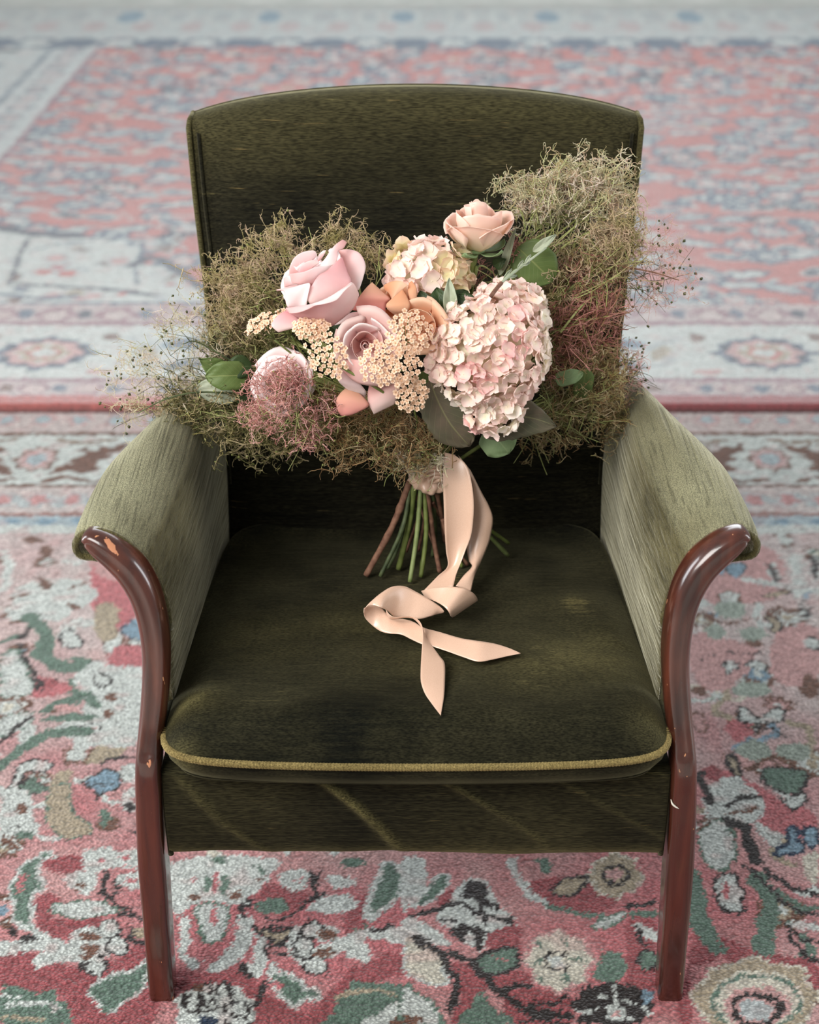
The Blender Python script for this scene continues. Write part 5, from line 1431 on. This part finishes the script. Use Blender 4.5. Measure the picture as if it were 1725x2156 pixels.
# ---- leaves
leaf('leaf', (480, 790), (420, 756), 46, .345, .335, M_LGREEN, None, .2, .003)
leaf('leaf', (520, 790), (432, 792), 60, .335, .325, M_LGREEN, 'mid green leaf at the left edge', .15, .006, blunt=True)
leaf('leaf', (500, 830), (414, 815), 52, .345, .345, M_LSILV, None, .1, .003, blunt=True)
leaf('leaf', (530, 770), (470, 775), 50, .34, .335, M_LDARK, None, .1, .004)
leaf('leaf', (540, 800), (490, 845), 50, .35, .345, M_LDARK, None, .1, .004)
leaf('leaf', (1090, 520), (1165, 592), 88, .392, .385, M_LGREEN, 'round veined green leaf under the silver twig', .08, .006, blunt=True, prof=.8)
leaf('leaf', (1122, 530), (1172, 494), 20, .37, .375, M_LSILV, 'narrow silvery leaf', .5, .003)
leaf('leaf', (900, 660), (885, 612), 40, .30, .31, M_LDARK, None, .3, .004)
leaf('leaf', (930, 660), (920, 605), 50, .31, .32, M_LDARK, None, .3, .006)
leaf('leaf', (945, 665), (985, 612), 52, .31, .32, M_LDARK, 'dark green leaf in the middle', .2, .006, blunt=True)
leaf('leaf', (950, 670), (946, 585), 30, .295, .31, M_LSILV, 'pale folded leaf', .9, .003)
leaf('leaf', (1000, 650), (966, 620), 36, .30, .31, M_LDARK, None, .3, .004)
leaf('leaf', (905, 800), (990, 940), 86, .275, .268, M_LPURP, 'broad purple green leaf left below the hydrangea', .10, .008, serr=14, side=.006, blunt=True, prof=.8)
leaf('leaf', (1010, 900), (1172, 898), 92, .285, .278, M_LPURP, 'toothed purple tinged leaf pointing right', .12, .008, serr=16, side=-.012, prof=.72)
leaf('leaf', (1030, 900), (1072, 955), 78, .30, .295, M_LPALE, 'pale green leaf hanging below the hydrangea', .06, .006, blunt=True)
leaf('leaf', (890, 830), (925, 770), 62, .30, .30, M_LGREEN, None, .15, .006)
leaf('leaf', (1170, 802), (1228, 786), 32, .345, .345, M_LPALE, 'pale leaf half hidden in the right cloud', .1, .004, blunt=True)
leaf('leaf', (1235, 775), (1222, 850), 40, .37, .37, M_LGREEN, None, .15, .004, blunt=True)
leaf('leaf', (700, 690), (740, 660), 40, .32, .32, M_LDARK, None, .2, .004)
leaf('leaf', (690, 720), (760, 640), 60, .335, .335, M_LDARK, None, .2, .004)
leaf('leaf', (1052, 580), (1086, 480), 18, .38, .375, M_LSILV, None, .5, .003)
leaf('leaf', (1040, 560), (1066, 545), 26, .375, .37, M_LDARK, None, .3, .002)
# silver bud twig
stem('twig', [(1035, 622, .262), (1060, 592, .285), (1100, 560, .31), (1150, 522, .34)], .0019, M_LSILV, 'silvery twig with small buds', taper=.6)
stem('twig', [(1034, 624, .258), (1044, 610, .266), (1056, 596, .28)], .0023, M_BSTEM, None)
for a, b, c, d in [(1060, 588, 1078, 566), (1075, 578, 1092, 566), (1090, 566, 1102, 548), (1105, 556, 1118, 536), (1070, 585, 1088, 580), (1098, 560, 1116, 552)]:
    leaf('bud', (a, b), (c, d), 7, .30, .31, M_LSILV, None, .8, .001)
for q in [[(975, 640, .36), (1010, 560, .38), (1075, 610, .40)], [(1070, 600, .39), (1130, 530, .42), (1230, 450, .45), (1290, 400, .46)], [(1050, 640, .38), (1110, 520, .42), (1180, 470, .44), (1200, 420, .45)], [(1180, 700, .36), (1230, 640, .38), (1280, 610, .40)], [(1140, 560, .41), (1200, 510, .43), (1260, 480, .44)]]:
    stem('twig', q, .0015, M_SPRIG, None, taper=.5)
stem('twig', [(1300, 560, .40), (1370, 572, .39), (1430, 590, .38)], .0013, M_BSTEM, None, taper=.4)
stem('twig', [(520, 830, .34), (420, 826, .33), (350, 840, .32), (290, 870, .31)], .0014, M_DSTEM, None, taper=.4)
stem('twig', [(520, 780, .34), (420, 722, .33), (385, 724, .32)], .0012, M_DSTEM, None, taper=.4)

# ---- smoke bush
plume([(560, 535, .43, .060, .036, .03, 2), (520, 600, .42, .058, .045, .035, 3), (500, 680, .41, .045, .040, .035, 2), (735, 520, .42, .050, .022, .02, 1.3), (780, 570, .41, .02, .03, .02, .5), (640, 560, .42, .05, .04, .03, 1.2)], 6200, 'olive', 'olive smoke bush cloud at the upper left', (800, 800, .38), 1, mixt='blond', seeds=70)
plume([(545, 760, .40, .050, .045, .03, 2), (480, 720, .40, .040, .050, .03, 1.5)], 1900, 'dark', 'dark smoke bush behind the pink bloom', (800, 850, .37), 2, mixt='olive', seeds=30)
plume([(310, 790, .36, .060, .055, .03, 1), (390, 710, .37, .045, .045, .03, .8), (310, 860, .35, .060, .030, .03, 1), (400, 800, .36, .05, .05, .03, .8)], 3000, 'pale', 'thin outermost smoke bush spray reaching past the left arm', (520, 820, .35), 3, hair=(.012, .030), rad=.00021, seeds=110, dark_seed=True, twigs=22, per=4, mixt='blond', dens=.62)
plume([(480, 880, .34, .070, .036, .03, 2), (540, 925, .33, .060, .030, .03, 2), (420, 860, .35, .05, .03, .03, 1)], 3400, 'olive', 'green smoke bush cloud drooping over the left arm', (800, 900, .35), 4, mixt='dark', seeds=80)
plume([(596, 830, .256, .046, .050, .014, 3), (552, 820, .265, .026, .045, .02, 1.2), (630, 890, .268, .04, .03, .02, 1.5), (605, 785, .254, .036, .028, .010, 1.2), (660, 850, .265, .03, .04, .015, 1)], 3400, 'pinkp', 'pink smoke bush veiling the lower left bloom', (760, 900, .32), 5, rad=.00034, mixt='rose', dens=.85, seeds=26, hair=(.008, .018))
plume([(700, 900, .30, .055, .035, .03, 2), (790, 930, .30, .055, .030, .03, 2), (870, 910, .30, .045, .040, .03, 1.5), (690, 850, .29, .03, .03, .02, 1), (770, 890, .29, .05, .02, .02, 1)], 5200, 'brown', 'brownish smoke bush below the roses', (880, 980, .34), 6, mixt='olive', seeds=80)
plume([(905, 960, .305, .022, .018, .012, 1), (860, 950, .31, .025, .02, .015, 1)], 420, 'pale', 'few pale hairs hanging over the ribbon binding', (900, 930, .32), 7, twigs=16, per=4, seeds=14)
plume([(1240, 390, .46, .050, .032, .03, 2.4), (1140, 410, .46, .045, .030, .03, 1.4), (1280, 440, .45, .035, .045, .03, 2), (1210, 460, .45, .055, .045, .03, 2), (1100, 420, .47, .025, .028, .02, .6)], 5600, 'pale', 'tall pale smoke bush cloud at the upper right', (1020, 720, .38), 8, mixt='blond', seeds=60, rad=.00042)
plume([(1230, 560, .42, .060, .050, .035, 3), (1290, 530, .42, .035, .05, .03, 1.6), (1150, 600, .42, .03, .04, .03, 1)], 4200, 'blond', 'buff smoke bush in the middle of the right side', (1050, 760, .38), 9, mixt='olive', seeds=50)
plume([(1220, 670, .40, .050, .045, .035, 2), (1190, 640, .40, .05, .03, .03, 1), (1180, 720, .38, .035, .04, .03, 1.2), (1240, 610, .41, .045, .03, .03, .8)], 3600, 'rose', 'dusky rose smoke bush beside the large hydrangea', (1050, 800, .38), 10, mixt='brown', seeds=30, hair=(.012, .028), curl=.35)
plume([(1200, 820, .38, .060, .050, .035, 2), (1270, 850, .38, .035, .045, .03, 1.6), (1160, 900, .37, .05, .03, .03, 1), (1270, 760, .40, .03, .04, .03, .8)], 4200, 'olive', 'olive smoke bush cloud at the lower right', (1050, 900, .36), 11, mixt='brown', seeds=60)
plume([(1380, 560, .42, .050, .050, .03, 1.4), (1400, 610, .42, .040, .030, .03, 1), (1350, 480, .44, .030, .050, .03, 1), (1330, 620, .42, .03, .04, .03, .8)], 2200, 'pinkp', 'thin pinkish smoke bush spray reaching past the chair back', (1240, 600, .42), 12, hair=(.010, .026), rad=.00017, seeds=90, dark_seed=True, twigs=18, per=4, mixt='blond', dens=.55)
plume([(1320, 790, .41, .025, .045, .02, 1)], 420, 'pinkp', 'small wisp outside the backrest at the lower right', (1260, 820, .40), 13, hair=(.010, .022), rad=.00018, seeds=30, dark_seed=True, twigs=14, per=4)
plume([(1010, 590, .39, .04, .02, .02, 1), (960, 690, .34, .03, .05, .02, .6), (1090, 570, .41, .02, .03, .02, .6)], 700, 'rose', 'sparse rosy hairs between the cream rose and hydrangea', (980, 760, .36), 14, twigs=10, seeds=8)
# small bits of lint
def lint(pts, r, label):
    c = catmull([P(a, b, y=y) for a, b, y in pts], 12)
    V, F = tube(c, [r*math.sin(math.pi*(i+.6)/12.2)+.0001 for i in range(12)], 6)
    o = obj('lint_thread', V, F, plain('white lint', (206, 200, 186), .8), None, label=label, cat='lint')
lint([(1413, 1683, -.009), (1416, 1692, -.0105), (1422, 1698, -.0125), (1430, 1703, -.0145)], .0011, 'white tuft of lint caught at the right front leg beside the seat rail')
